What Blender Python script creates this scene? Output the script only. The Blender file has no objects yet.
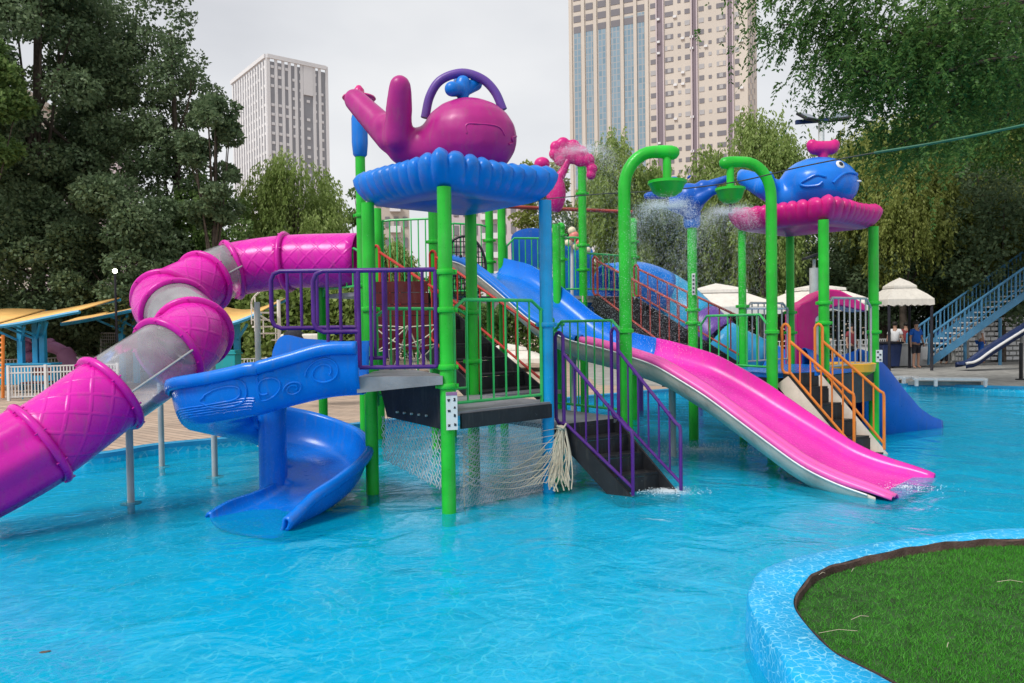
import bpy, math, random
import numpy as np
from mathutils import Vector, Matrix, noise
from mathutils.geometry import tessellate_polygon
random.seed(11); rng = np.random.default_rng(11)
S = bpy.context.scene
COL = S.collection
V = Vector
R = math.radians

# ------------------------------------------------------------------ camera
F = 760.0; W, H = 1024, 683
cam_d = bpy.data.cameras.new('camera'); cam = bpy.data.objects.new('camera', cam_d); COL.objects.link(cam)
cam_d.sensor_width = 36; cam_d.lens = F / W * 36; cam_d.clip_end = 3000; cam_d.clip_start = .05
CP = V((0, 0, 1.9))
CM = Matrix.Rotation(R(90 - 1.24), 3, 'X') @ Matrix.Rotation(R(-.8), 3, 'Z')
cam.matrix_world = Matrix.Translation(CP) @ CM.to_4x4()
S.camera = cam

def ray(px, py): return CM @ V(((px - W / 2) / F, -(py - H / 2) / F, -1))
def at(px, py, Y):            # the point of the world at depth Y seen in that direction of the survey photo
    d = ray(px, py); return CP + d * (Y / d.y)
def gd(px, py, z=0.):
    d = ray(px, py); return CP + d * ((z - CP.z) / d.z)
def hz(py, px, Y): return at(px, py, Y).z

# ------------------------------------------------------------------ materials
def nmat(name):
    m = bpy.data.materials.new(name); m.use_nodes = True
    nt = m.node_tree; b = nt.nodes['Principled BSDF']; return m, nt, b
def N(nt, t, **k):
    n = nt.nodes.new(t)
    for a, v in k.items():
        if a in n.inputs.keys() if isinstance(a, str) else False: n.inputs[a].default_value = v
        else: setattr(n, a, v)
    return n
def L(nt, a, b): nt.links.new(a, b)
def ramp(nt, fac, stops):
    r = nt.nodes.new('ShaderNodeValToRGB'); e = r.color_ramp.elements
    while len(e) < len(stops): e.new(.5)
    for i, (p, c) in enumerate(stops):
        e[i].position = p; e[i].color = (*c, 1) if len(c) == 3 else c
    L(nt, fac, r.inputs[0]); return r.outputs[0]
def coord(nt, kind='Object', scale=1.):
    tc = nt.nodes.new('ShaderNodeTexCoord')
    mp = nt.nodes.new('ShaderNodeMapping')
    mp.inputs['Scale'].default_value = (scale,) * 3 if not hasattr(scale, '__len__') else scale
    L(nt, tc.outputs[kind], mp.inputs[0]); return mp.outputs[0]
def plastic(name, c, rough=.35, var=.18, bump=.0, scale=3., spec=.32, drops=0, wear=.28):
    """painted or moulded surface with faint mottling, scuffs and gloss change"""
    m, nt, b = nmat(name)
    co = coord(nt)
    n = N(nt, 'ShaderNodeTexNoise'); n.inputs['Scale'].default_value = scale; n.inputs['Detail'].default_value = 6; L(nt, co, n.inputs[0])
    c2 = tuple(max(0, x * (1 - var)) for x in c); c3 = tuple(min(1, x * (1 + var * .5) + .006) for x in c)
    # water stains running down and pale scuffs: shapes of their own, no shading
    mpd = N(nt, 'ShaderNodeMapping'); mpd.inputs['Scale'].default_value = (7, 7, 1.1); L(nt, co, mpd.inputs[0])
    nd = N(nt, 'ShaderNodeTexNoise'); nd.inputs['Scale'].default_value = 2.; nd.inputs['Detail'].default_value = 8; nd.inputs['Roughness'].default_value = .65; L(nt, mpd.outputs[0], nd.inputs[0])
    ns = N(nt, 'ShaderNodeTexNoise'); ns.inputs['Scale'].default_value = 24; ns.inputs['Detail'].default_value = 7; ns.inputs['Roughness'].default_value = .7; L(nt, co, ns.inputs[0])
    md_ = N(nt, 'ShaderNodeMix', data_type='RGBA'); L(nt, ramp(nt, nd.outputs[0], [(.52, (0, 0, 0)), (.75, (wear,) * 3)]), md_.inputs[0]); L(nt, ramp(nt, n.outputs[0], [(.3, c2), (.7, c3)]), md_.inputs[6]); md_.inputs[7].default_value = (.16, .15, .13, 1)
    ms_ = N(nt, 'ShaderNodeMix', data_type='RGBA'); L(nt, ramp(nt, ns.outputs[0], [(.66, (0, 0, 0)), (.72, (wear * .9,) * 3)]), ms_.inputs[0]); L(nt, md_.outputs[2], ms_.inputs[6]); ms_.inputs[7].default_value = (.62, .62, .6, 1)
    L(nt, ms_.outputs[2], b.inputs['Base Color'])
    n2 = N(nt, 'ShaderNodeTexNoise'); n2.inputs['Scale'].default_value = scale * 9; n2.inputs['Detail'].default_value = 4; L(nt, co, n2.inputs[0])
    mr = N(nt, 'ShaderNodeMapRange'); mr.inputs['To Min'].default_value = rough * .7; mr.inputs['To Max'].default_value = rough * 1.35
    L(nt, n2.outputs[0], mr.inputs[0]); L(nt, mr.outputs[0], b.inputs['Roughness'])
    b.inputs['Specular IOR Level'].default_value = spec
    if bump or drops:
        bp = N(nt, 'ShaderNodeBump'); bp.inputs['Strength'].default_value = bump or .3; bp.inputs['Distance'].default_value = .01
        src = n2.outputs[0]
        if drops:
            v = N(nt, 'ShaderNodeTexVoronoi'); v.inputs['Scale'].default_value = drops; L(nt, co, v.inputs[0])
            src = ramp(nt, v.outputs['Distance'], [(.1, (1, 1, 1)), (.3, (0, 0, 0))])
        L(nt, src, bp.inputs['Height']); L(nt, bp.outputs[0], b.inputs['Normal'])
    return m
M = {}
M['green'] = plastic('green_paint', (.018, .50, .030), .3, .25, drops=60)
M['green_rail'] = plastic('green_rail_paint', (.04, .50, .12), .32, .25)
M['purple'] = plastic('purple_paint', (.075, .011, .19), .3, .3)
M['red'] = plastic('red_paint', (.50, .03, .02), .35, .25)
M['oldred'] = plastic('faded_red_paint', (.36, .05, .035), .4, .3)
M['orange'] = plastic('orange_paint', (.75, .22, .03), .35, .2)
M['slide_blue'] = plastic('blue_slide_plastic', (.0005, .17, .68), .25, .12, bump=.04)
M['canopy_blue'] = plastic('blue_moulded_plastic', (.0005, .175, .64), .32, .12, bump=.05)
M['navy'] = plastic('deep_blue_plastic', (.001, .10, .50), .3, .15)
M['post_blue'] = plastic('wet_light_blue_paint', (.004, .34, .70), .2, .2, drops=45)
M['sky_blue'] = plastic('sky_blue_paint', (.02, .30, .55), .35, .2)
M['magenta'] = plastic('magenta_plastic', (.66, .006, .36), .28, .12)
M['pink'] = plastic('pink_slide_plastic', (.76, .035, .42), .25, .08)
M['pink_lip'] = plastic('pale_pink_plastic', (.82, .10, .42), .3, .08)
M['plum'] = plastic('plum_plastic', (.42, .012, .20), .35, .12)
M['roof_pink'] = plastic('crimson_plastic', (.62, .008, .20), .33, .12)
M['violet'] = plastic('violet_plastic', (.12, .05, .30), .35, .1)
M['beige'] = plastic('beige_fibreglass', (.72, .60, .50), .7, .25, bump=.3)
M['white'] = plastic('white_paint', (.72, .72, .72), .4, .1)
M['canvas'] = plastic('cream_canvas', (.74, .69, .62), .8, .1)
M['grey_metal'] = plastic('grey_metal', (.42, .43, .42), .4, .2)
M['black'] = plastic('black_plate', (.012, .013, .016), .45, .3, bump=.2)
M['deck'] = plastic('grey_deck_plate', (.24, .24, .26), .5, .3, bump=.4)
M['rope'] = plastic('rope', (.62, .55, .42), .8, .3)
M['wire'] = plastic('galvanised_wire', (.55, .57, .58), .4, .2)
M['bin'] = plastic('navy_bin_plastic', (.012, .03, .11), .5, .2)
M['steel_blue'] = plastic('steel_blue_paint', (.07, .24, .42), .4, .2)
M['teal'] = plastic('teal_plastic', (.01, .32, .36), .4, .1)
M['yellow'] = plastic('yellow_plastic', (.85, .42, .03), .35, .1)
M['orange_roof'] = plastic('orange_roof_sheet', (.86, .50, .16), .5, .12)
M['mauve'] = plastic('mauve_paint', (.32, .15, .30), .4, .15)
M['darkred'] = plastic('dark_red_plastic', (.10, .008, .01), .3, .3)
M['cream_ball'] = plastic('cream_plastic', (.8, .72, .5), .3, .1)
M['pink_ball'] = plastic('salmon_plastic', (.85, .25, .22), .3, .1)
M['bark'] = plastic('bark', (.09, .07, .055), .9, .5, bump=1., scale=6)
M['far_cyan'] = plastic('kerb_blue', (.02, .3, .6), .4, .1)
M['cable'] = plastic('cable_sheath', (.03, .04, .035), .5, .2)
M['green_sheath'] = plastic('green_sheath', (.02, .12, .07), .5, .2)
M['skin'] = plastic('skin', (.42, .24, .17), .5, .05)
M['cloth_blue'] = plastic('blue_cloth', (.01, .12, .55), .8, .1)
M['cloth_white'] = plastic('white_cloth', (.7, .7, .72), .8, .1)
M['cloth_dark'] = plastic('dark_cloth', (.02, .02, .03), .8, .1)
M['cloth_red'] = plastic('maroon_cloth', (.22, .03, .04), .8, .1)
M['hair'] = plastic('hair', (.012, .01, .009), .6, .1)
M['ink'] = plastic('black_ink', (.015, .02, .03), .6, .1)
M['lens'] = plastic('lamp_glass', (.12, .16, .2), .15, .1)
M['kerb_stone'] = plastic('concrete', (.34, .33, .31), .85, .3, bump=.6, scale=4)

def clear_mat():
    m, nt, b = nmat('clear_acrylic')
    out = nt.nodes['Material Output']
    tr = N(nt, 'ShaderNodeBsdfTransparent'); tr.inputs[0].default_value = (.97, .97, .98, 1)
    gl = N(nt, 'ShaderNodeBsdfGlossy'); gl.inputs[0].default_value = (1, 1, 1, 1); gl.inputs['Roughness'].default_value = .12
    df = N(nt, 'ShaderNodeBsdfDiffuse'); df.inputs[0].default_value = (.86, .86, .88, 1)
    fr = N(nt, 'ShaderNodeFresnel'); fr.inputs[0].default_value = 1.35
    co = coord(nt); n = N(nt, 'ShaderNodeTexNoise'); n.inputs['Scale'].default_value = 5; n.inputs['Detail'].default_value = 5; L(nt, co, n.inputs[0])
    bp = N(nt, 'ShaderNodeBump'); bp.inputs['Strength'].default_value = .15; L(nt, n.outputs[0], bp.inputs['Height'])
    L(nt, bp.outputs[0], gl.inputs['Normal']); L(nt, bp.outputs[0], fr.inputs['Normal'])
    f = ramp(nt, n.outputs[0], [(.3, (.20,) * 3), (.75, (.32,) * 3)])
    m1 = N(nt, 'ShaderNodeMixShader'); L(nt, f, m1.inputs[0]); L(nt, tr.outputs[0], m1.inputs[1]); L(nt, df.outputs[0], m1.inputs[2])
    m2 = N(nt, 'ShaderNodeMixShader'); L(nt, fr.outputs[0], m2.inputs[0]); L(nt, m1.outputs[0], m2.inputs[1]); L(nt, gl.outputs[0], m2.inputs[2])
    L(nt, m2.outputs[0], out.inputs[0]); return m
M['clear'] = clear_mat()

def tube_mat():     # magenta with an embossed diamond lattice, laid out in the section's own UVs
    m = plastic('magenta_embossed_plastic', (.68, .006, .38), .28, .12); nt = m.node_tree; b = nt.nodes['Principled BSDF']
    uv = N(nt, 'ShaderNodeTexCoord'); hs = []
    for sgn in (1, -1):
        mp = N(nt, 'ShaderNodeMapping'); mp.inputs['Rotation'].default_value = (0, 0, R(45) * sgn); L(nt, uv.outputs['UV'], mp.inputs[0])
        wv = N(nt, 'ShaderNodeTexWave'); wv.inputs['Scale'].default_value = 1.35; wv.inputs['Distortion'].default_value = .15; wv.inputs['Detail'].default_value = 1; L(nt, mp.outputs[0], wv.inputs[0])
        hs.append(ramp(nt, wv.outputs['Fac'], [(.9, (0, 0, 0)), (.99, (1, 1, 1))]))
    mx = N(nt, 'ShaderNodeMath', operation='MAXIMUM'); L(nt, hs[0], mx.inputs[0]); L(nt, hs[1], mx.inputs[1])
    bp = N(nt, 'ShaderNodeBump'); bp.inputs['Strength'].default_value = .35; bp.inputs['Distance'].default_value = .015; L(nt, mx.outputs[0], bp.inputs['Height'])
    L(nt, bp.outputs[0], b.inputs['Normal']); return m
M['tube'] = tube_mat()

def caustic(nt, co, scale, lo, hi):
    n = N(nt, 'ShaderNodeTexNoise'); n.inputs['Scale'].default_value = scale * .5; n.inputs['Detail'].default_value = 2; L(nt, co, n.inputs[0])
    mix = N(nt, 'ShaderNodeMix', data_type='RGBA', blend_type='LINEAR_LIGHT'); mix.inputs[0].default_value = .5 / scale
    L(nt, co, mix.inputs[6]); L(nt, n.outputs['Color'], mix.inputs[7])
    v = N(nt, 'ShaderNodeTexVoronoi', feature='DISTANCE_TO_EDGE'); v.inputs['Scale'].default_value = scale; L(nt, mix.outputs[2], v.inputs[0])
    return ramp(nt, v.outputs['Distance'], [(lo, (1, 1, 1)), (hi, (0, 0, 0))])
def liner_mat(name, base, line, amt, scale=7):
    """printed pool liner: blue ground with a light net of rippling lines"""
    m, nt, b = nmat(name); co = coord(nt)
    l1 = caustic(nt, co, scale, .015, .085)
    n = N(nt, 'ShaderNodeTexNoise'); n.inputs['Scale'].default_value = 2.2; n.inputs['Detail'].default_value = 4; L(nt, co, n.inputs[0])
    g = ramp(nt, n.outputs[0], [(.35, tuple(x * .86 for x in base)), (.65, tuple(min(1, x * 1.1) for x in base))])
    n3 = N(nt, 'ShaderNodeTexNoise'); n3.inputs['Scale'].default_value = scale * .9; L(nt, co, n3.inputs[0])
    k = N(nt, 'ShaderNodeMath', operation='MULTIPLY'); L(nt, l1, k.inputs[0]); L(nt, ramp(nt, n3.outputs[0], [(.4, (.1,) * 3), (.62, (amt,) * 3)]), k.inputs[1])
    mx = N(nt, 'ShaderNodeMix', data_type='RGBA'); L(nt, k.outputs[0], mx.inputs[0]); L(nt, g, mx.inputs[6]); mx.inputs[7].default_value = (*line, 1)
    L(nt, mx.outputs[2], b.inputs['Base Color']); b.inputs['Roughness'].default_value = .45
    return m
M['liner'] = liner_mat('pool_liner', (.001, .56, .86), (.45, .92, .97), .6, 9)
M['kerb'] = liner_mat('kerb_liner', (.001, .37, .72), (.42, .84, .95), .6, 22)

def water_mat():
    m, nt, b = nmat('pool_water'); out = nt.nodes['Material Output']
    co = coord(nt)
    tr = N(nt, 'ShaderNodeBsdfTransparent'); tr.inputs[0].default_value = (.62, .93, .98, 1)
    gl = N(nt, 'ShaderNodeBsdfGlossy'); gl.inputs[0].default_value = (.92, .97, 1, 1); gl.inputs['Roughness'].default_value = .02
    fr = N(nt, 'ShaderNodeFresnel'); fr.inputs[0].default_value = 1.30
    a = N(nt, 'ShaderNodeTexNoise'); a.inputs['Scale'].default_value = 1.3; a.inputs['Detail'].default_value = 3; a.inputs['Distortion'].default_value = .8; L(nt, co, a.inputs[0])
    c = N(nt, 'ShaderNodeTexNoise'); c.inputs['Scale'].default_value = 11; c.inputs['Detail'].default_value = 4; c.inputs['Distortion'].default_value = 1.2; L(nt, co, c.inputs[0])
    ad = N(nt, 'ShaderNodeMath', operation='MULTIPLY_ADD'); L(nt, c.outputs[0], ad.inputs[0]); ad.inputs[1].default_value = .09; L(nt, a.outputs[0], ad.inputs[2])
    bp = N(nt, 'ShaderNodeBump'); bp.inputs['Strength'].default_value = .8; bp.inputs['Distance'].default_value = .075; L(nt, ad.outputs[0], bp.inputs['Height'])
    L(nt, bp.outputs[0], gl.inputs['Normal']); L(nt, bp.outputs[0], fr.inputs['Normal'])
    # slightly milky, pool-blue body
    df = N(nt, 'ShaderNodeBsdfDiffuse'); df.inputs[0].default_value = (.001, .54, .82, 1)
    tur = N(nt, 'ShaderNodeMixShader'); tur.inputs[0].default_value = .38; L(nt, tr.outputs[0], tur.inputs[1]); L(nt, df.outputs[0], tur.inputs[2])
    mx = N(nt, 'ShaderNodeMixShader'); L(nt, fr.outputs[0], mx.inputs[0]); L(nt, tur.outputs[0], mx.inputs[1]); L(nt, gl.outputs[0], mx.inputs[2])
    L(nt, mx.outputs[0], out.inputs[0]); return m
M['water'] = water_mat()

def paving_mat():
    m, nt, b = nmat('tan_paving'); co = coord(nt)
    mp = N(nt, 'ShaderNodeMapping'); mp.inputs['Rotation'].default_value = (0, 0, R(38)); L(nt, co, mp.inputs[0])
    br = N(nt, 'ShaderNodeTexBrick'); br.inputs['Scale'].default_value = 1.; br.inputs['Brick Width'].default_value = 1.1; br.inputs['Row Height'].default_value = .16
    br.inputs['Mortar Size'].default_value = .012; br.inputs['Color1'].default_value = (.52, .40, .31, 1); br.inputs['Color2'].default_value = (.40, .30, .23, 1); br.inputs['Mortar'].default_value = (.2, .15, .12, 1)
    L(nt, mp.outputs[0], br.inputs[0])
    n = N(nt, 'ShaderNodeTexNoise'); n.inputs['Scale'].default_value = 1.5; n.inputs['Detail'].default_value = 7; L(nt, co, n.inputs[0])
    mx = N(nt, 'ShaderNodeMix', data_type='RGBA', blend_type='MULTIPLY'); mx.inputs[0].default_value = .7
    L(nt, br.outputs[0], mx.inputs[6]); L(nt, ramp(nt, n.outputs[0], [(.3, (.7, .7, .7)), (.7, (1.15, 1.1, 1.05))]), mx.inputs[7])
    L(nt, mx.outputs[2], b.inputs['Base Color']); b.inputs['Roughness'].default_value = .8
    return m
M['paving'] = paving_mat()
def leaf_mat(name, cols, trans=.35):
    m, nt, b = nmat(name); out = nt.nodes['Material Output']
    g = N(nt, 'ShaderNodeNewGeometry'); co = coord(nt)
    n = N(nt, 'ShaderNodeTexNoise'); n.inputs['Scale'].default_value = .55; n.inputs['Detail'].default_value = 3; L(nt, co, n.inputs[0])
    mm = N(nt, 'ShaderNodeMath', operation='MULTIPLY_ADD'); L(nt, g.outputs['Random Per Island'], mm.inputs[0]); mm.inputs[1].default_value = .55
    ms = N(nt, 'ShaderNodeMath', operation='MULTIPLY_ADD'); L(nt, n.outputs[0], ms.inputs[0]); ms.inputs[1].default_value = 1.1; ms.inputs[2].default_value = -.32
    L(nt, ms.outputs[0], mm.inputs[2])
    col = ramp(nt, mm.outputs[0], [(i / (len(cols) - 1), c) for i, c in enumerate(cols)])
    L(nt, col, b.inputs['Base Color']); b.inputs['Roughness'].default_value = .5; b.inputs['Specular IOR Level'].default_value = .25
    t = N(nt, 'ShaderNodeBsdfTranslucent'); L(nt, col, t.inputs[0])
    mx = N(nt, 'ShaderNodeMixShader'); mx.inputs[0].default_value = trans; L(nt, b.outputs[0], mx.inputs[1]); L(nt, t.outputs[0], mx.inputs[2])
    L(nt, mx.outputs[0], out.inputs[0]); return m
M['leaf_dark'] = leaf_mat('leaf_dark', [(.05, .09, .045), (.115, .175, .085), (.24, .32, .17)])
M['leaf_mid'] = leaf_mat('leaf_mid', [(.06, .11, .03), (.13, .22, .06), (.27, .37, .13)])
M['leaf_willow'] = leaf_mat('leaf_willow', [(.13, .20, .05), (.27, .37, .10), (.46, .55, .22)], .5)
M['leaf_olive'] = leaf_mat('leaf_olive', [(.12, .15, .04), (.28, .33, .08), (.50, .54, .18)], .5)
M['leaf_green'] = leaf_mat('leaf_green', [(.02, .065, .018), (.065, .155, .032), (.17, .29, .07)], .42)
M['grass'] = leaf_mat('grass_blade', [(.03, .18, .010), (.05, .30, .018), (.13, .42, .06)], .25)
M['soil'] = plastic('soil', (.02, .075, .012), .95, .5, bump=1, scale=8)
M['edging'] = plastic('brown_edging', (.09, .055, .045), .9, .5, bump=1, scale=8)

# ------------------------------------------------------------------ mesh builder
class MB:
    def __init__(s): s.v = []; s.f = []; s.uv = None
    def add(s, vs, fs):
        o = len(s.v); s.v += [V(p) for p in vs]; s.f += [tuple(i + o for i in f) for f in fs]; return s
    def box(s, c, size, rz=0, M3=None):
        x, y, z = (k / 2 for k in size); m = M3 or Matrix.Rotation(rz, 3, 'Z'); c = V(c)
        vs = [c + m @ V((a * x, b * y, d * z)) for d in (-1, 1) for b in (-1, 1) for a in (-1, 1)]
        return s.add(vs, [(0, 2, 3, 1), (4, 5, 7, 6), (0, 1, 5, 4), (2, 6, 7, 3), (0, 4, 6, 2), (1, 3, 7, 5)])
    def beam(s, a, b, w, h, up=(0, 0, 1)):
        a = V(a); b = V(b); d = (b - a); l = d.length; d.normalize(); u = V(up); sd = d.cross(u)
        if sd.length < 1e-4: sd = d.cross(V((0, 1, 0)))
        sd.normalize(); u = sd.cross(d)
        m = Matrix((d, sd, u)).transposed()
        return s.box((a + b) / 2, (l, w, h), M3=m)
    def tube(s, pts, r, n=8, cap=True, closed=False):
        pts = [V(p) for p in pts]; k = len(pts); rs = r if hasattr(r, '__len__') else [r] * k
        o = len(s.v); prev = None
        for i, p in enumerate(pts):
            a = pts[(i - 1) % k] if (i or closed) else p; b = pts[(i + 1) % k] if (i < k - 1 or closed) else p
            t = (b - a)
            if t.length < 1e-9: t = V((0, 0, 1))
            t.normalize()
            if prev is None:
                u = t.cross(V((0, 0, 1)))
                if u.length < .05: u = t.cross(V((1, 0, 0)))
            else: u = prev - t * prev.dot(t)
            if u.length < 1e-6: u = t.orthogonal()
            u.normalize(); prev = u; w = t.cross(u)
            for j in range(n):
                an = 2 * math.pi * j / n; s.v.append(p + (u * math.cos(an) + w * math.sin(an)) * rs[i])
        m = k if closed else k - 1
        for i in range(m):
            for j in range(n):
                a0 = o + i * n + j; a1 = o + i * n + (j + 1) % n; b0 = o + ((i + 1) % k) * n + j; b1 = o + ((i + 1) % k) * n + (j + 1) % n
                s.f.append((a0, a1, b1, b0))
        if cap and not closed:
            s.f.append(tuple(o + j for j in reversed(range(n)))); s.f.append(tuple(o + (k - 1) * n + j for j in range(n)))
        return s
    def lathe(s, prof, c=(0, 0, 0), n=24):     # prof: [(r,z)...]
        c = V(c); o = len(s.v); k = len(prof)
        for r, z in prof:
            for j in range(n):
                a = 2 * math.pi * j / n; s.v.append(c + V((r * math.cos(a), r * math.sin(a), z)))
        for i in range(k - 1):
            for j in range(n):
                s.f.append((o + i * n + j, o + i * n + (j + 1) % n, o + (i + 1) * n + (j + 1) % n, o + (i + 1) * n + j))
        if prof[0][0] > 1e-4: s.f.append(tuple(o + j for j in reversed(range(n))))
        if prof[-1][0] > 1e-4: s.f.append(tuple(o + (k - 1) * n + j for j in range(n)))
        return s
    def ball(s, c, r, n=16, sc=(1, 1, 1), M3=None):
        c = V(c); o = len(s.v); h = n // 2
        for i in range(h + 1):
            p = math.pi * i / h
            for j in range(n):
                a = 2 * math.pi * j / n; q = V((math.sin(p) * math.cos(a) * sc[0], math.sin(p) * math.sin(a) * sc[1], math.cos(p) * sc[2])) * r
                s.v.append(c + (M3 @ q if M3 else q))
        for i in range(h):
            for j in range(n):
                s.f.append((o + i * n + j, o + (i + 1) * n + j, o + (i + 1) * n + (j + 1) % n, o + i * n + (j + 1) % n))
        return s
    def prism(s, poly, z0, z1):
        o = len(s.v); k = len(poly)
        s.v += [V((p[0], p[1], z0)) for p in poly] + [V((p[0], p[1], z1)) for p in poly]
        s.f.append(tuple(o + k + i for i in range(k))); s.f.append(tuple(o + i for i in reversed(range(k))))
        for i in range(k): s.f.append((o + i, o + (i + 1) % k, o + k + (i + 1) % k, o + k + i))
        return s
    def grid(s, rows, closed=False):
        o = len(s.v); n = len(rows[0])
        for r in rows: s.v += [V(p) for p in r]
        m = n if closed else n - 1
        for i in range(len(rows) - 1):
            for j in range(m): s.f.append((o + i * n + j, o + i * n + (j + 1) % n, o + (i + 1) * n + (j + 1) % n, o + (i + 1) * n + j))
        return s
    def build(s, name, mat, parent=None, smooth=40, label=None, solid=0, offset=-1, sub=0, bevel=0):
        me = bpy.data.meshes.new(name); base = V(parent_base(parent))
        me.from_pydata([p - base for p in s.v], [], s.f)
        if s.uv: 
            uvl = me.uv_layers.new(name='UVMap')
            for lp in me.loops: uvl.data[lp.index].uv = s.uv[lp.vertex_index]
        me.validate()
        import bmesh
        bm = bmesh.new(); bm.from_mesh(me); bmesh.ops.remove_doubles(bm, verts=bm.verts, dist=1e-5); 
        if not solid and not s.uv: bmesh.ops.recalc_face_normals(bm, faces=bm.faces)
        bm.to_mesh(me); bm.free()
        if smooth:
            me.shade_smooth(); me.set_sharp_from_angle(angle=R(smooth))
        me.materials.append(M[mat] if isinstance(mat, str) else mat)
        o = bpy.data.objects.new(name, me); COL.objects.link(o)
        if parent: o.parent = parent
        if label: o['label'] = label
        if bevel:
            b = o.modifiers.new('bevel', 'BEVEL'); b.width = bevel; b.segments = 2; b.limit_method = 'ANGLE'
        if solid:
            k = o.modifiers.new('solid', 'SOLIDIFY'); k.thickness = solid; k.offset = offset
        if sub:
            k = o.modifiers.new('sub', 'SUBSURF'); k.levels = k.render_levels = sub
        return o
def parent_base(p):
    b = V((0, 0, 0))
    while p: b += p.location; p = p.parent
    return b
def tag(o, label, cat, group=None, kind=None):
    if label: o['label'] = label
    if cat: o['category'] = cat
    if group: o['group'] = group
    if kind: o['kind'] = kind
    return o
def thing(name, label, cat, loc=(0, 0, 0), group=None):
    o = bpy.data.objects.new(name, None); COL.objects.link(o); o.location = loc; o.empty_display_size = .2
    return tag(o, label, cat, group)
def struct(o): o['kind'] = 'structure'; return o
def catmull(pts, n=8):
    P = [V(p) for p in pts]; P = [P[0] * 2 - P[1]] + P + [P[-1] * 2 - P[-2]]; out = []
    for i in range(1, len(P) - 2):
        for k in range(n):
            t = k / n; a, b, c, d = P[i - 1:i + 3]
            out.append(.5 * (2 * b + (c - a) * t + (2 * a - 5 * b + 4 * c - d) * t * t + (3 * b - a - 3 * c + d) * t ** 3))
    out.append(P[-2]); return out
def organic(name, caps, mat, parent, vox=.025, label=None, smooth=6):
    """one smooth moulded body grown from capsules [(a, b, ra, rb)] and ellipsoids [(c, (rx,ry,rz))]"""
    mb = MB()
    for c in caps:
        if len(c) == 2: mb.ball(c[0], 1, 20, c[1])
        else:
            a, b, ra, rb = c; a = V(a); b = V(b); d = (b - a).normalized(); k = 6
            pts = []; rs = []
            for i in range(k): an = math.pi / 2 * i / k; pts.append(a - d * ra * math.cos(an)); rs.append(max(ra * math.sin(an), .001))
            for i in range(5): t = i / 4; pts.append(a.lerp(b, t)); rs.append(ra + (rb - ra) * t)
            for i in range(1, k + 1): an = math.pi / 2 * i / k; pts.append(b + d * rb * math.sin(an)); rs.append(max(rb * math.cos(an), .001))
            mb.tube(pts, rs, 18)
    o = mb.build(name, mat, parent, smooth=0, label=label)
    r = o.modifiers.new('remesh', 'REMESH'); r.mode = 'VOXEL'; r.voxel_size = vox; r.use_smooth_shade = True
    s = o.modifiers.new('smooth', 'SMOOTH'); s.factor = .5; s.iterations = smooth
    return o
# ------------------------------------------------------------------ the play structure
def P3(p, z): return V((p[0], p[1], z))
GX = V((.75, .66, 0)).normalized(); GY = V((-.66, .75, 0)).normalized()
def pole(parent, x, y, z1, r=.073, mat='green', z0=-.34, rings=(), cap=False, label=None, top=None):
    mb = MB(); mb.tube([(x, y, z0), (x, y, z1)], r, 20)
    if cap: mb.ball((x, y, z1), r * 1.15, 16)
    o = mb.build('pole', mat, parent, label=label)
    for z in rings:
        c = MB(); c.lathe([(r + .004, -.03), (r + .02, -.024), (r + .024, -.01), (r + .024, .01), (r + .02, .024), (r + .004, .03)], (x, y, z), 20)
        for s in (-1, 1):
            c.box((x + s * (r + .03), y, z), (.03, .03, .045))
            c.tube([(x + s * (r + .03), y - .025, z), (x + s * (r + .03), y + .025, z)], .008, 6)
        c.build('clamp', mat, o)
    return o
def panel(parent, p0, p1, zb, zs, zt, n, mat='green_rail', r=.019, inset=.09, name='railing', br=.012, label=None, feet=True):
    """guard panel with raised shoulders and upright bars between two poles"""
    a = V((p0[0], p0[1], 0)); b = V((p1[0], p1[1], 0)); d = (b - a); l = d.length; d.normalize(); mb = MB()
    q = lambda u, z: a + d * u + V((0, 0, z))
    top = [q(.02, zs), q(inset, zs), q(inset + .14, zt), q(l - inset - .14, zt), q(l - inset, zs), q(l - .02, zs)]
    mb.tube(top, r, 8)
    mb.tube([q(inset, zb), q(l - inset, zb)], r * .9, 8)
    for u in (inset, l - inset): mb.tube([q(u, zs), q(u, zb - (.12 if feet else 0))], r, 8)
    for i in range(n):
        u = inset + (l - 2 * inset) * (i + 1) / (n + 1)
        z = zt if inset + .14 < u < l - inset - .14 else zs + (zt - zs) * min(u - inset, l - inset - u) / .14
        mb.tube([q(u, zb), q(u, z)], br, 6)
    return mb.build(name, mat, parent, label=label)
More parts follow.
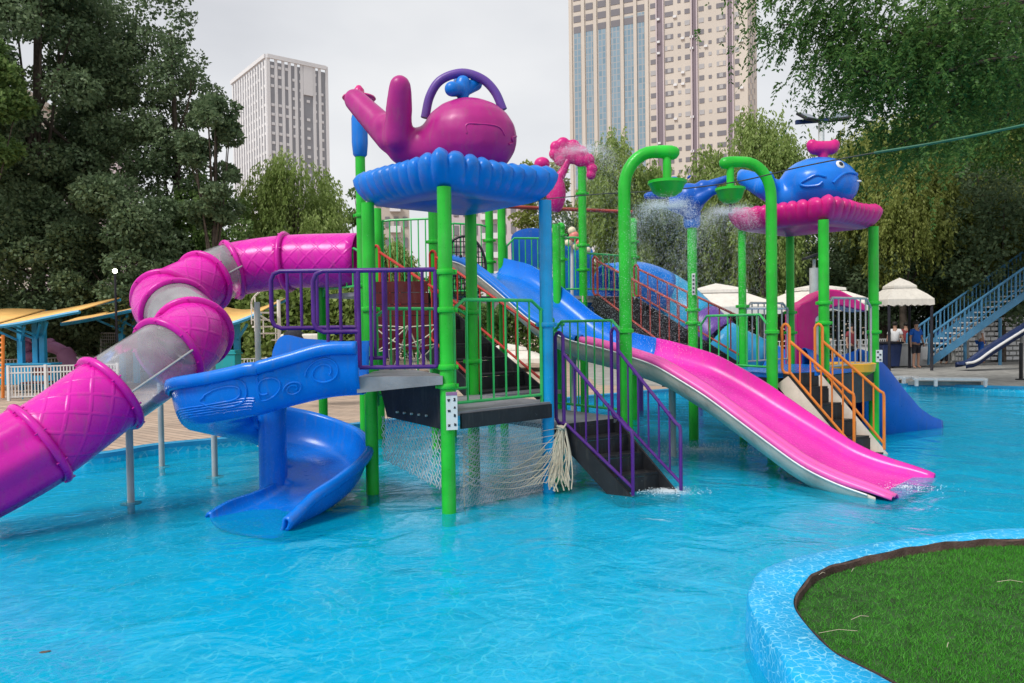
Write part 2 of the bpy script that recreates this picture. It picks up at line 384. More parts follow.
def canopy(parent, c, half, z0, h, mat, over=.2, under=None):
    """scalloped moulded roof dish with rounded corners"""
    ax, ay = GX, GY; n = 288
    def rr(an, hf, p=11): return hf / (abs(math.cos(an)) ** p + abs(math.sin(an)) ** p) ** (1 / p)
    prof = [(-.45, .03, 0, 0), (-.14, -.01, 0, 0), (-.03, 0, 0, 0), (.04, .02, .2, 0), (over * .55, h * .22, .5, 0), (over * .85, h * .45, .8, 0), (over, h * .68, 1.1, .1), (over * 1.02, h * .82, 1.3, .4), (over * .8, h * .93, 1.2, .8), (over * .45, h * 1.02, .9, 1), (over * .1, h * .98, .5, .9), (-.05, h * .86, .1, .3), (-.35, h * .72, 0, 0)]
    rows = []
    for off, z, am, zm in prof:
        row = []
        for j in range(n):
            an = 2 * math.pi * j / n; r = rr(an, half) + off
            cn = abs(math.cos(an * 2)) ** 3     # corner lobes are larger
            lob = abs(math.sin(an * 18)) ** .6 * .042 * (1 - .4 * cn) + .03 * (1 - abs(math.cos(2 * an))) ** 4
            lr = math.sin(an * 5 + c[0]) * .006
            r += am * (lob - .03 + lr); zz = z0 + z + zm * (lob * .9 - .01 + lr)
            p = V((c[0], c[1], 0)) + ax * (math.cos(an) * r) + ay * (math.sin(an) * r); row.append((p.x, p.y, zz))
        rows.append(row)
    mb = MB(); mb.grid(rows, closed=True)
    o = len(mb.v); mb.v += [V((c[0], c[1], z0 + .10)), V((c[0], c[1], z0 + h * .7))]
    for j in range(n):
        mb.f.append((j, o, (j + 1) % n)); k = (len(rows) - 1) * n; mb.f.append((k + j, k + (j + 1) % n, o + 1))
    ob = mb.build('canopy', mat, parent, smooth=50); return ob
def stair_rail(parent, T, B, z_td, z_top, z_bs, mat, nb=6, zs=None, r=.021, br=.012, lower=(.12, .06), loop=.1, name='handrail'):
    """T,B plan points; z_td deck at top; z_top loop crest; zs where the slope starts; z_bs post top at the foot"""
    T = V((T[0], T[1], 0)); B = V((B[0], B[1], 0)); d = (B - T); l = d.length; d.normalize(); zs = zs or z_top - .2; mb = MB()
    q = lambda u, z: T + d * u + V((0, 0, z))
    z_bl = lower[1]
    mb.tube([q(0, z_td + .06), q(0, z_top - .05), q(.02, z_top - .015), q(.05, z_top), q(loop - .03, z_top - .01), q(loop, z_top - .05), q(loop, z_td)], r, 8)
    mb.tube([q(0, z_td + .06), q(.03, z_td + .01), q(loop, z_td)], r, 8)
    mb.tube([q(loop, zs), q(l - .06, z_bs + .03), q(l - .01, z_bs), q(l, z_bs - .05), q(l, z_bl - .08)], r, 8)
    mb.tube([q(loop, z_td + .02), q(l, z_bl)], r * .9, 8)
    for i in range(nb):
        t = (i + 1) / (nb + 1); u = loop + (l - loop) * t
        mb.tube([q(u, (z_td + .02) * (1 - t) + z_bl * t), q(u, zs * (1 - t) + (z_bs + .02) * t)], br, 6)
    return mb.build(name, mat, parent)
def stair_steps(parent, TL, TR, BL, BR, zt, zb, n, mat='black', str_mat='black', tread='black'):
    TL, TR, BL, BR = (V((p[0], p[1], 0)) for p in (TL, TR, BL, BR)); up = V((0, 0, 1))
    for a, b in ((TL, BL), (TR, BR)):
        MB().beam(a + up * (zt - .1), b + up * (zb - .1), .03, .2).build('stringer', str_mat, parent)
    for i in range(n):
        t0 = i / n; t1 = (i + 1) / n; z = zt - (zt - zb) * (i + .9) / n
        a, b = TL.lerp(BL, t0), TR.lerp(BR, t0); c, d = TL.lerp(BL, t1), TR.lerp(BR, t1)
        w = (b - a).normalized() * .017
        mb = MB(); hgt = (zt - zb) / n
        a, b, c, d = a + w, b - w, c + w, d - w
        mb.add([P3(a, z), P3(b, z), P3(d, z), P3(c, z), P3(a, z - .03), P3(b, z - .03), P3(d, z - .03), P3(c, z - .03)], [(0, 1, 2, 3), (7, 6, 5, 4), (0, 4, 5, 1), (1, 5, 6, 2), (2, 6, 7, 3), (3, 7, 4, 0)])
        e = (c - a).normalized() * .012
        mb.add([P3(a, z + hgt - .032), P3(b, z + hgt - .032), P3(b, z + .001), P3(a, z + .001), P3(a + e, z + hgt - .032), P3(b + e, z + hgt - .032), P3(b + e, z + .001), P3(a + e, z + .001)], [(3, 2, 1, 0), (4, 5, 6, 7), (0, 1, 5, 4), (1, 2, 6, 5), (2, 3, 7, 6), (3, 0, 4, 7)])
        mb.build('tread', tread, parent)

A = V((-.665, 7.7)); B = V((-1.61, 8.62)); C = V((-.50, 9.6)); D = V((.395, 8.62)); Hk = V((1.40, 9.35)); I = V((.53, 10.45))
# --- front tower
ft = thing('play_tower', 'front water play tower: four poles under the scalloped blue roof beside the spiral slide', 'play tower', (-.57, 8.65, 0), 'towers of the water playground')
zc = 3.28
pole(ft, *A, zc + .02, .073, rings=(hz(272, 445, A.y), hz(310, 445, A.y), hz(367, 445, A.y), hz(386, 445, A.y)))
pole(ft, *B, zc + .02, .073, rings=(2.1,))
pole(ft, *C, zc + .02, .073, rings=(2.07, 1.45), label='shaded rear green pole')
pole(ft, *D, zc + .02, .073, mat='post_blue', rings=(1.9,), label='wet light blue pole')
canopy(ft, (-.63, 8.65), .69, zc, .34, 'canopy_blue')
# decks
up_poly = [(-.70, 7.60), (-.70, 7.66), (-.72, 7.80), (-1.16, 8.85), (-1.56, 8.86), (-1.56, 7.60)]
mb = MB(); mb.prism(up_poly, 1.33, 1.40); mb.build('upper_deck', 'deck', ft, smooth=0)
mb = MB(); mb.prism([(-.64, 7.63), (-.52, 7.72), (.43, 8.56), (.40, 8.72), (-.47, 9.6), (-1.15, 8.87), (-.70, 7.80)], .985, 1.03); mb.build('lower_deck', 'deck', ft, smooth=0)
mb = MB(); mb.beam((-.53, 7.70, .93), (.43, 8.55, .93), .03, .155); mb.build('fascia', 'black', ft, smooth=0)
mb = MB()
mb.add([(-1.52, 8.55, 1.325), (-.66, 7.66, 1.325), (-.66, 7.66, .84), (-1.40, 8.43, .90), (-1.50, 8.58, 1.325), (-.64, 7.69, 1.325), (-.64, 7.69, .84), (-1.38, 8.46, .90)], [(0, 1, 2, 3), (7, 6, 5, 4), (0, 4, 5, 1), (3, 2, 6, 7), (1, 5, 6, 2), (0, 3, 7, 4)])
mb.build('fascia', 'black', ft, smooth=0)
mb = MB(); mb.add([(-1.56, 7.60, 1.33), (-.70, 7.60, 1.33), (-.70, 7.60, 1.315), (-1.56, 7.60, 1.24), (-1.56, 7.63, 1.33), (-.70, 7.63, 1.33), (-.70, 7.63, 1.315), (-1.56, 7.63, 1.24)], [(0, 3, 2, 1), (4, 5, 6, 7), (3, 7, 6, 2), (0, 4, 7, 3), (1, 2, 6, 5), (0, 1, 5, 4)]); mb.build('gusset', 'deck', ft, smooth=0)
mb = MB(); mb.beam((-1.15, 8.84, 1.18), (-.715, 7.82, 1.18), .02, .29); mb.build('riser', 'black', ft, smooth=0)
mb = MB(); 
for k in range(5): mb.tube([(-1.25 + k * .09, 8.27 - k * .09, .97), (-1.27 + k * .09, 8.25 - k * .09, .97)], .012, 8)
mb.build('bolt_row', 'grey_metal', ft)
# purple guard facing the camera
def bars(parent, x0, x1, y, zb, zt, xs, mat='purple', name='railing', corner=.1, left_loop=None):
    mb = MB(); r = .024
    if left_loop:
        xl, zl = left_loop
        path = [(x1, y, zt), (xl + corner, y, zt), (xl + .03, y, zt - .03), (xl, y, zt - corner), (xl, y, zl + corner), (xl + .03, y, zl + .03), (xl + corner, y, zl), (x0, y, zl)]
        mb.tube(path, r, 10); mb.tube([(x0, y, zt), (x0, y, zb)], r, 10)
    else: mb.tube([(x0, y, zb), (x0, y, zt), (x1, y, zt)], r, 10)
    mb.tube([(x1, y, zt), (x1, y, zb)], r * .9, 8); mb.tube([(x0, y, zb), (x1, y, zb)], r * .9, 8)
    for x, za in xs: mb.tube([(x, y, za), (x, y, zt)], .017, 8)
    return mb.build(name, mat, parent)
y1 = 7.66; X = lambda px, Y, py=330: at(px, py, Y).x
zt = hz(270, 400, y1); zb = hz(367, 400, y1); zl = hz(332, 330, y1)
bars(ft, X(359, y1), X(436, y1), y1, zb, zt, [(X(p, y1), zb) for p in (371, 384, 397, 410, 423)] + [(X(p, y1), zl - (.1 if p > 330 else .1)) for p in (328, 341)], left_loop=(X(314, y1), zl))
y2 = 8.22
zt2 = hz(271, 300, y2); zl2 = hz(328, 300, y2); zb2 = hz(358, 370, y2)
bars(ft, X(357, y2), X(386, y2), y2, zb2, zt2, [(X(375, y2), zb2)] + [(X(p, y2), zl2) for p in (288, 302, 318)], left_loop=(X(272, y2), zl2))
panel(ft, A, D, 1.11, 2.07, 2.17, 6)
panel(ft, B, C, 1.12, 2.03, 2.11, 6)
# sign on the front pole
sg = MB(); sx, sy = A.x + .05, A.y - .078
sM = Matrix.Rotation(R(14), 3, 'Z'); z0s, z1s = hz(430, 450, 7.62), hz(392, 450, 7.62)
sg.box((sx, sy, (z0s + z1s) / 2), (.115, .006, z1s - z0s), M3=sM)
sign = sg.build('notice_plate', 'white', ft, smooth=0)
g = MB(); 
def gl(u, w, hh, dx): # small dark strokes of the worn notice
    c = V((sx, sy, z1s)) + sM @ V((dx, -.0045, 0)) - V((0, 0, u)); g.box(c, (w, .003, hh), M3=sM)
hS = z1s - z0s
for u, dx, w, hh in ((.20, -.03, .03, .012), (.225, -.03, .018, .02), (.17, .028, .02, .008), (.20, .03, .016, .02), (.235, .028, .022, .01), (.41, .03, .012, .022), (.425, .03, .022, .01), (.48, -.028, .028, .010), (.50, -.035, .01, .022), (.515, -.02, .016, .01), (.62, .026, .012, .03), (.63, .036, .008, .026), (.60, .03, .018, .008), (.86, -.03, .028, .008), (.88, -.026, .014, .022), (.90, -.036, .01, .01), (.86, .028, .012, .026), (.87, .04, .008, .022), (.845, .033, .022, .007), (.89, .034, .022, .007)):
    gl(u * hS, w, hh, dx)
g.build('lettering', 'ink', sign, smooth=0)
g = MB(); g.box(V((sx, sy, z1s - .018)) + sM @ V((0, -.004, 0)), (.113, .003, .034), M3=sM); g.build('header_strip', 'mauve', sign, smooth=0)
# chain-link skirt and knotted rope net
def net_skirt(a, b, zt_a, zt_b, zb_a, zb_b, nu, nv, r):
    a = V((*a, 0)); b = V((*b, 0)); mb = MB()
    def pt(i, j):
        u = i / nu; v = j / nv; p = a.lerp(b, u); zt_ = zt_a + (zt_b - zt_a) * u; zb_ = zb_a + (zb_b - zb_a) * u
        return p + V((0, 0, zt_ + (zb_ - zt_) * v)) + V((.008 * math.sin(i * 2.1 + j), .008 * math.cos(j * 1.7), .006 * math.sin(i + j * 2)))
    for i in range(0, nu + 2 * nv, 2):
        l1 = [pt(i - j, j) for j in range(nv + 1) if 0 <= i - j <= nu]; l2 = [pt(nu - i + j, j) for j in range(nv + 1) if 0 <= nu - i + j <= nu]
        for l in (l1, l2):
            if len(l) > 1: mb.tube(l, r, 4, cap=False)
    return mb
sk = net_skirt(at(382, 440, 8.5).xy, (-.70, 7.82), .90, .82, .42, .18, 44, 14, .0045).build('chain_link_skirt', 'wire', None, smooth=0)
tag(sk, 'diamond wire netting stretched under the front tower left of its nearest green pole', 'safety net')
SK2 = net_skirt((-.56, 7.80), (.38, 8.62), .87, .87, .02, .02, 120, 54, .0016)
rn = thing('rope_net', 'knotted cream rope net bunched and hung under the green railed deck by the purple stair', 'rope net', (.1, 8.2, 0))
mb = MB(); random.seed(4)
K0 = at(561, 428, 8.62); K1 = at(464, 434, 7.95)
bot = [at(x, 487 - 8 * abs(x - 520) / 60, 8.4 - (x < 480) * .3) for x in range(478, 572, 4)]
for i, p in enumerate(bot):
    s = K0 + V((random.uniform(-.05, .05), 0, random.uniform(-.05, 0)))
    mid = s.lerp(p, .5) + V((0, 0, -.05 - .05 * random.random())) + V((.06, 0, 0)) * (1 - i / len(bot))
    mb.tube(catmull([s, mid, p], 5), .0048, 4)
for k in range(22):
    s = K0 + V((random.uniform(-.03, .05), random.uniform(-.03, .03), 0)); e = at(548 + random.random() * 26, 484 + random.random() * 8, 8.45)
    mb.tube(catmull([s, s.lerp(e, .4) + V((random.uniform(-.05, .05), 0, 0)), s.lerp(e, .75) + V((random.uniform(-.06, .06), 0, 0)), e], 4), .008, 5)
for k in range(9):
    t = k / 8; a_ = K1 + V((.02, 0, -.52 * t)); e = K0.lerp(bot[-3], t) + V((-.1 * t, 0, 0))
    m1 = a_.lerp(e, .5) + V((0, 0, -.07))
    mb.tube(catmull([a_, a_.lerp(e, .25) + V((0, 0, -.05)), m1, a_.lerp(e, .8) + V((0, 0, -.02)), e], 5), .003, 4)
mb.build('drape', 'rope', rn); SK2.build('fine_mesh', 'wire', rn, smooth=0)
mb = MB()
for s in (0, 1):
    pts = [K1 + V(((.10 if (i + s) % 2 else -.02) + .01 * random.random(), .03 * s, -.07 * i)) for i in range(9)]; mb.tube(pts, .011, 6)
mb.tube([K1 + V((.0, 0, 0)), K1 + V((-.01, 0, -.62)), K1 + V((.0, 0, -.85))], .006, 5)
mb.build('lacing', 'rope', rn)
mb = MB(); mb.ball(K0, .05, 10, (1, 1, .7)); mb.tube([K0 + V((-.05, -.03, .03)), K0 + V((.02, -.05, 0)), K0 + V((.06, .0, .05))], .012, 6); mb.build('knot', 'rope', rn)

# --- middle low platform with the purple stair
lp = thing('play_platform', 'low grey play platform between the wet blue pole and the arched spray pipe', 'play platform', (.45, 9.5, 0))
mb = MB(); mb.prism([(.44, 8.66), (1.36, 9.30), (.55, 10.42), (-.42, 9.62)], .70, .75); mb.build('deck', 'deck', lp, smooth=0)
mb = MB(); mb.beam((.44, 8.64, .64), (1.36, 9.28, .64), .025, .12); mb.build('fascia', 'black', lp, smooth=0)
pole(lp, I.x, I.y, 1.95, .055, rings=(1.8,), cap=True)
panel(lp, Hk, I, .83, 1.82, 1.94, 7)
panel(lp, I + V((.02, .05)), C + V((1.0, .9)), .83, 1.82, 1.9, 3)
ps = thing('stair', 'short black stair with looped purple handrails going down into the water', 'stair', (1.3, 8.7, 0), 'stairs of the water playground')
TL, TR = at(556, 400, 8.75).xy, at(612, 400, 9.2).xy; BL, BR = gd(633, 490, .08).xy, gd(681, 485, .08).xy
stair_rail(ps, TL, BL, .76, 1.81, .72, 'purple', 5, zs=1.57, lower=(.1, .1))
stair_rail(ps, TR, BR, .76, 1.85, .74, 'purple', 5, zs=1.58, lower=(.1, .1))
stair_steps(ps, TL + V((.06, 0)), TR + V((.02, 0)), BL + V((-.02, .04)), BR + V((-.05, .05)), .76, -.02, 4)
# --- rear left tower
T2L = V((-2.14, 10.95)); T2M = V((-1.20, 11.8)); T2K = V((-2.25, 12.9)); T2N = V((-3.0, 12.0))
rt = thing('play_tower', 'high rear play tower where the magenta tube slide and the red railed stair begin', 'play tower', (-2.1, 11.9, 0), 'towers of the water playground')
pole(rt, *T2L, hz(156, 358, T2L.y), .07, rings=(2.5, 3.5))
mb = MB(); zz0, zz1 = hz(157, 357, T2L.y), hz(112, 357, T2L.y)
mb.lathe([(.075, zz0), (.10, zz0 + .03), (.115, zz0 + .2), (.115, zz1 - .1), (.09, zz1)], (T2L.x, T2L.y, 0), 20); mb.build('sleeve', 'canopy_blue', rt)
mb = MB(); zz2 = hz(97, 356, T2L.y)
mb.lathe([(.03, zz1 - .02), (.06, zz1 + .06), (.19, zz2 - .08), (.24, zz2 - .02), (.23, zz2), (.08, zz2 + .03), (.075, zz2 + .1), (.03, zz2 + .16), (.0, zz2 + .17)], (T2L.x, T2L.y, 0), 20); mb.build('spray_cap', 'roof_pink', rt)
pole(rt, *T2M, 4.0, .07, rings=(hz(242, 431, 11.8), 2.5), cap=True)
pole(rt, *T2K, 3.9, .07); pole(rt, *T2N, 2.6, .07)
mb = MB(); mb.prism([(-2.1, 11.0), (-1.25, 11.78), (-2.22, 12.85), (-2.95, 12.0)], 2.36, 2.42); mb.build('deck', 'deck', rt, smooth=0)
panel(rt, (-2.2, 12.95), (-1.15, 12.75), 2.5, hz(221, 380, 12.9), hz(220, 400, 12.9), 7, mat='green_rail', inset=.03)
panel(rt, T2N, T2L, 2.5, 2.5 + .5, 2.5 + .55, 5)
rs = thing('stair', 'long black stair with faded red railings rising behind the front tower to the left', 'stair', (-1.2, 10.4, 0), 'stairs of the water playground')
a0, a1 = at(374, 260, 10.98).xy, at(479, 330, 9.66).xy; c0, c1 = at(430, 260, 11.75).xy, at(541, 330, 10.5).xy
stair_rail(rs, a0, a1, 2.42, hz(246, 374, 10.98), hz(318, 479, 9.66), 'red', 8, zs=hz(252, 380, 10.9), lower=(.1, 1.14), loop=.12)
stair_rail(rs, c0, c1, 2.42, hz(251, 430, 11.75), hz(330, 541, 10.5), 'red', 8, zs=hz(257, 436, 11.7), lower=(.1, 1.14), loop=.12)
stair_steps(rs, a0, c0, a1, c1, 2.42, 1.03, 7)
mb = MB(); mb.prism([tuple(a1), tuple(c1), (c1[0] + .25, c1[1] - .3), (a1[0] + .2, a1[1] - .1)], .97, 1.02); mb.build('landing', 'deck', rs, smooth=0)
# red slatted infill behind the purple railing
mb = MB()
for k in range(6): mb.box((-1.48, 10.25, 1.66 + k * .155), (.72, .03, .145))
mb.build('infill_panel', 'darkred', rs, smooth=0)
# rope web between the deck and the stair
rw = thing('rope_web', 'loose cream rope webbing strung below the red railed stair behind the purple railing', 'rope net', (-1.3, 9.6, 1.1)); mb = MB(); random.seed(9)
pp = [at(x, y, 9.7 + .2 * random.random()) for x, y in [(372, 325), (385, 330), (376, 352), (392, 372), (401, 345), (408, 326), (414, 362), (421, 340), (430, 372), (436, 344), (424, 385), (398, 388), (437, 325)]]
for i, j in [(0, 2), (0, 4), (1, 3), (1, 5), (2, 5), (3, 5), (4, 6), (5, 6), (5, 8), (6, 7), (7, 8), (4, 9), (9, 6), (8, 10), (6, 10), (11, 3), (11, 6), (12, 7), (12, 9), (0, 12), (2, 7)]:
    mb.tube([pp[i], pp[i].lerp(pp[j], .5) + V((0, 0, -.03)), pp[j]], .009, 4)
mb.build('webbing', 'rope', rw)

# --- top deck in the centre, where the long slide starts
ct = thing('play_tower', 'central rear play tower of pale green poles at the head of the long slide', 'play tower', (0, 13.8, 0), 'towers of the water playground')
for (x, y, z1, ri) in ((-.40, 14.4, 4.2, (3.5, 3.1)), (-.16, 13.95, 4.55, (2.75,)), (.93, 14.1, 3.7, (3.1, 3.55)), (1.33, 14.05, hz(166, 581, 14.05), (3.35, 2.9, 4.3)), (2.40, 14.95, hz(222, 637, 14.95), (3.5, 3.2)), (-1.05, 13.1, 2.3, ())):
    pole(ct, x, y, z1, .075, rings=ri, cap=True)
mb = MB(); mb.prism([(-1.1, 12.95), (-.1, 13.9), (1.4, 14.0), (2.4, 14.9), (1.7, 15.9), (-.6, 15.2), (-1.9, 13.8)], 2.36, 2.42); mb.build('deck', 'deck', ct, smooth=0)
mb = MB(); mb.beam((1.30, 13.98, 2.36), (2.42, 14.86, 2.36), .04, .12); mb.build('deck_edge', 'beige', ct, smooth=0)
panel(ct, (-1.2, 14.0), (-.4, 14.4), 2.55, hz(226, 480, 14.2), hz(224, 480, 14.2), 5, inset=.03)
panel(ct, (-.16, 13.95), (.93, 14.1), 2.6, hz(246, 520, 14.), hz(238, 540, 14), 7)
panel(ct, (.93, 14.1), (1.33, 14.05), 2.55, hz(238, 570, 14.), hz(237, 570, 14), 2, inset=.02)
panel(ct, (1.33, 14.05), (2.40, 14.95), 2.55, hz(255, 600, 14.5), hz(255, 600, 14.5), 7, inset=.03)
mb = MB(); mb.tube([at(494, 206, 13.9), at(560, 209, 14.4), at(632, 212, 14.9)], .035, 8); mb.build('top_bar', 'oldred', ct)
# hood panel and its flower balls
hd = thing('slide_hood', 'rounded blue moulded hood panel on the deck behind the wet blue pole', 'slide hood', (.2, 14.9, 2.42), 'blue hood panels on the rear deck')
def arch_panel(parent, px0, px1, pyt, pyb, Y, mat, th=.25, name='shell', sh=.35):
    x0, x1 = at(px0, pyt, Y).x, at(px1, pyt, Y).x; z1, z0 = at((px0 + px1) / 2, pyt, Y).z, at((px0 + px1) / 2, pyb, Y).z
    rx = (x1 - x0) / 2; cx = (x0 + x1) / 2; rz = min(rx, (z1 - z0)) * sh / .35 * .5
    out = [(x0, z0)] + [(cx - rx * math.cos(a), z1 - rz + rz * math.sin(a)) for a in [math.pi * i / 14 for i in range(15)]] + [(x1, z0)]
    mb = MB(); n = len(out)
    mb.v = [V((x, Y, z)) for x, z in out] + [V((x, Y + th, z)) for x, z in out] + [V((cx + (x - cx) * .8, Y - .03, z0 + (z - z0) * .85)) for x, z in out]
    mb.f = [tuple(2 * n + i for i in reversed(range(n))), tuple(n + i for i in range(n))] + [(i, (i + 1) % n, n + (i + 1) % n, n + i) for i in range(n)] + [(2 * n + i, 2 * n + (i + 1) % n, (i + 1) % n, i) for i in range(n)]
    return mb.build(name, mat, parent, smooth=35)
arch_panel(hd, 511, 552, 228, 268, 14.9, 'navy')
hd2 = thing('slide_hood', 'taller blue hood panel behind the pair of green poles right of the wet blue pole', 'slide hood', (1.0, 15.2, 2.42), 'blue hood panels on the rear deck')
arch_panel(hd2, 554, 593, 243, 315, 15.2, 'canopy_blue')
fb = thing('ball_ornament', 'cluster of cream and salmon balls on a stem above the rear deck', 'ornament', (1.1, 15.0, 2.4))
mb = MB(); mb.tube([at(572, 300, 15.0), at(572, 240, 15.0)], .03, 8); mb.build('stem', 'white', fb)
for x, y, rr_, m_ in ((555, 231, .085, 'cream_ball'), (572, 231, .085, 'cream_ball'), (574, 236, .10, 'pink_ball'), (568, 243, .07, 'cream_ball'), (579, 243, .075, 'pink_ball'), (576, 247, .07, 'cream_ball'), (588, 250, .06, 'cream_ball')):
    MB().ball(at(x, y, 14.92), rr_, 14).build('ball', m_, fb)
rg = thing('net_ring', 'dark hoop laced with rope mesh standing behind the front tower', 'net ring', (-.85, 12.5, 2.4))
mb = MB(); cc = at(464, 268, 12.5); mb.tube([cc + V((math.cos(a) * .36, 0, math.sin(a) * .52)) for a in [2 * math.pi * i / 28 for i in range(28)]], .022, 8, closed=True); mb.build('hoop', 'black', rg)
mb = MB()
for k in range(-5, 6):
    t = k / 6; w = .52 * math.sqrt(1 - t * t); mb.tube([cc + V((.36 * t, .01, -w)), cc + V((.36 * t, .01, w))], .008, 4)
    w = .36 * math.sqrt(1 - t * t); mb.tube([cc + V((-w, .01, .52 * t)), cc + V((w, .01, .52 * t))], .008, 4)
    mb.ball(cc + V((.3 * t, 0, .2 * math.sin(k * 5))), .03, 6)
mb.build('mesh', 'cloth_dark', rg)

# --- middle stair with faded red rails, right of centre
ms = thing('stair', 'long stair with thin brownish red railings descending behind the long slide', 'stair', (2.2, 13.2, 0), 'stairs of the water playground')
Q = V((2.93, 12.3)); Q2 = V((3.72, 12.45))
m0, m1 = at(593, 262, 13.9).xy, at(689, 320, 12.45).xy; n0, n1 = at(634, 267, 14.7).xy, at(742, 320, 13.1).xy
stair_rail(ms, m0, m1, 2.42, hz(257, 593, 13.9), hz(309, 689, 12.45), 'oldred', 9, zs=hz(261, 597, 13.8), lower=(.1, 1.22), loop=.1)
stair_rail(ms, n0, n1, 2.42, hz(265, 634, 14.7), hz(318, 742, 13.1), 'oldred', 9, zs=hz(269, 640, 14.6), lower=(.1, 1.3), loop=.1)
stair_steps(ms, m0, n0, m1, n1, 2.42, 1.15, 7)

# --- right tower
Np = V((4.60, 11.2)); E = V((5.76, 12.1)); Wp = V((3.75, 12.35)); Sp = V((4.84, 13.2)); Kp = V((3.68, 10.75))
rt5 = thing('play_tower', 'right water play tower: green poles carrying the magenta scalloped roof', 'play tower', (4.7, 12.2, 0), 'towers of the water playground')
z5 = 3.36
pole(rt5, *Np, z5 + .02, .075, rings=(hz(303, 823, 11.2), hz(323, 823, 11.2)))
pole(rt5, *E, z5 + .02, .078, rings=(hz(303, 873, 12.1), hz(332, 873, 12.1)))
pole(rt5, *Wp, z5 + .02, .062, rings=(2.15,)); pole(rt5, *Sp, z5 + .02, .068, rings=(2.05, 1.7))
canopy(rt5, (4.72, 12.22), .73, z5, .33, 'roof_pink', over=.19)
mb = MB(); mb.prism([(3.72, 10.85), (4.62, 11.15), (5.72, 12.1), (4.82, 13.25), (3.75, 12.4), (2.98, 12.3)], 1.10, 1.16); mb.build('deck', 'slide_blue', rt5, smooth=0)
for p, q in (((3.74, 10.83), (4.60, 11.13)), ((4.66, 11.15), (5.74, 12.06)), ((3.72, 10.86), (2.99, 12.24))):
    mb = MB(); mb.beam((*p, .86), (*q, .86), .03, .46); mb.build('fascia', 'black', rt5, smooth=0)
pole(rt5, *Q, hz(228, 690, 12.3), .077, rings=(hz(310, 690, 12.3), hz(323, 690, 12.3)), label='green pole topped by the blue spray ornament')
panel(rt5, (2.98, 12.2), Kp, 1.25, 1.86, 2.0, 6)
panel(rt5, Wp, Sp, 1.25, hz(310, 750, 12.5), hz(303, 770, 12.8), 6, mat='grey_metal')
panel(rt5, Np, E, 1.22, 2.10, 2.24, 7, mat='grey_metal')
mb = MB(); mb.tube([(*(Wp + V((.0, -.05))), 2.12), (*(Sp + V((-.05, -.02))), 2.12)], .02, 8); mb.build('rope_rail', 'white', rt5)
mb = MB(); c_ = at(850, 369, 12.0); mb.lathe([(.02, -.14), (.2, -.13), (.36, -.03), (.38, .09), (.35, .1), (.2, .0), (0.02, -.02)], c_, 20); mb.build('step_bowl', 'yellow', rt5)
mb = MB(); mb.box(at(879, 356, 12.02), (.1, .02, .19)); pl = mb.build('notice_plate', 'white', rt5, smooth=0)
mb = MB()
for k in range(4): mb.box(at(878 + (k % 2) * 2.4, 352 + k * 2.6, 12.005), (.03, .006, .022))
mb.build('lettering', 'ink', pl, smooth=0)
mb = MB(); mb.box(at(693.5, 284, 12.2), (.05, .02, .34)); pl = mb.build('notice_plate', 'white', rt5, smooth=0)
mb = MB()
for k in range(5): mb.box(at(693.5, 276 + k * 4, 12.185), (.03, .006, .03))
mb.build('lettering', 'ink', pl, smooth=0)
os_ = thing('stair', 'black stair with orange handrails going down to the water beside the right tower', 'stair', (4.7, 10.9, 0), 'stairs of the water playground')
o0, o1 = at(782, 335, 10.8).xy, at(854, 400, 10.35).xy; r0, r1 = at(815, 335, 11.1).xy, at(884, 400, 10.75).xy
stair_rail(os_, o0, o1, 1.16, hz(324, 782, 10.8), hz(394, 854, 10.35), 'orange', 5, zs=hz(341, 786, 10.8), lower=(.1, .16))
stair_rail(os_, r0, r1, 1.16, hz(324, 815, 11.1), hz(393, 884, 10.75), 'orange', 5, zs=hz(341, 819, 11.1), lower=(.1, .14))
stair_steps(os_, o0, r0, o1, r1, 1.16, 0.0, 5, str_mat='beige')

# --- arched spray pipes
def hook(px, Y, zarch, side, pxend, pyb0, pyb1, bw, label, pz, base):
    t = thing('spray_pipe', label, 'spray pipe', (base[0], base[1], 0), 'arched spray pipes over the playground')
    x, y = base; xe = at(pxend, 180, Y).x; r = abs(xe - x) * .62
    pts = [(x, y, -.34), (x, y, zarch - r * 1.25)]
    for i in range(1, 9):
        a = math.pi / 2 * i / 8; pts.append((x + side * r * (1 - math.cos(a)), y, zarch - r * 1.25 + r * 1.25 * math.sin(a)))
    pts += [(xe - side * .12, y, zarch), (xe - side * .02, y, zarch - .01), (xe + side * .04, y, zarch - .02), (xe + side * .075, y, zarch - .03), (xe + side * .09, y, zarch - .035)]
    rs = [.076] * len(pts); rs[-5:] = [.080, .088, .080, .055, .015]
    p = MB().tube(pts, rs, 20).build('arched_pole', 'green', t)
    for z in pz:
        MB().lathe([(.08, -.03), (.10, -.02), (.10, .02), (.08, .03)], (x, y, z), 20).build('clamp', 'green', p)
    z0, z1 = hz(pyb0, pxend, Y), hz(pyb1, pxend, Y); xd = xe - side * .06
    MB().tube([(xd, y, zarch - .04), (xd, y, z0)], .052, 14).build('drop_pipe', 'green', t)
    rb = bw / 2; h = z0 - z1
    MB().lathe([(.02, z1 - z0), (rb * .45, z1 - z0 + h * .08), (rb * .75, z1 - z0 + h * .35), (rb * .93, -.02), (rb, -.01), (rb, .025), (rb * .2, .05)], (xd, y, z0), 24).build('bowl', 'green', t)
    MB().tube([(xd, y, z1 + .02), (xd, y, z1 - .11)], .018, 8).build('nozzle', 'black', t)
    return V((xd, y, z1 - .11))
noz1 = hook(626, Hk.y, hz(152, 650, Hk.y), 1, 672, 183, 197, .47, 'bigger arched green spray pipe, taller one, bending right over the long slide', (hz(331, 626, Hk.y),), (Hk.x, Hk.y))
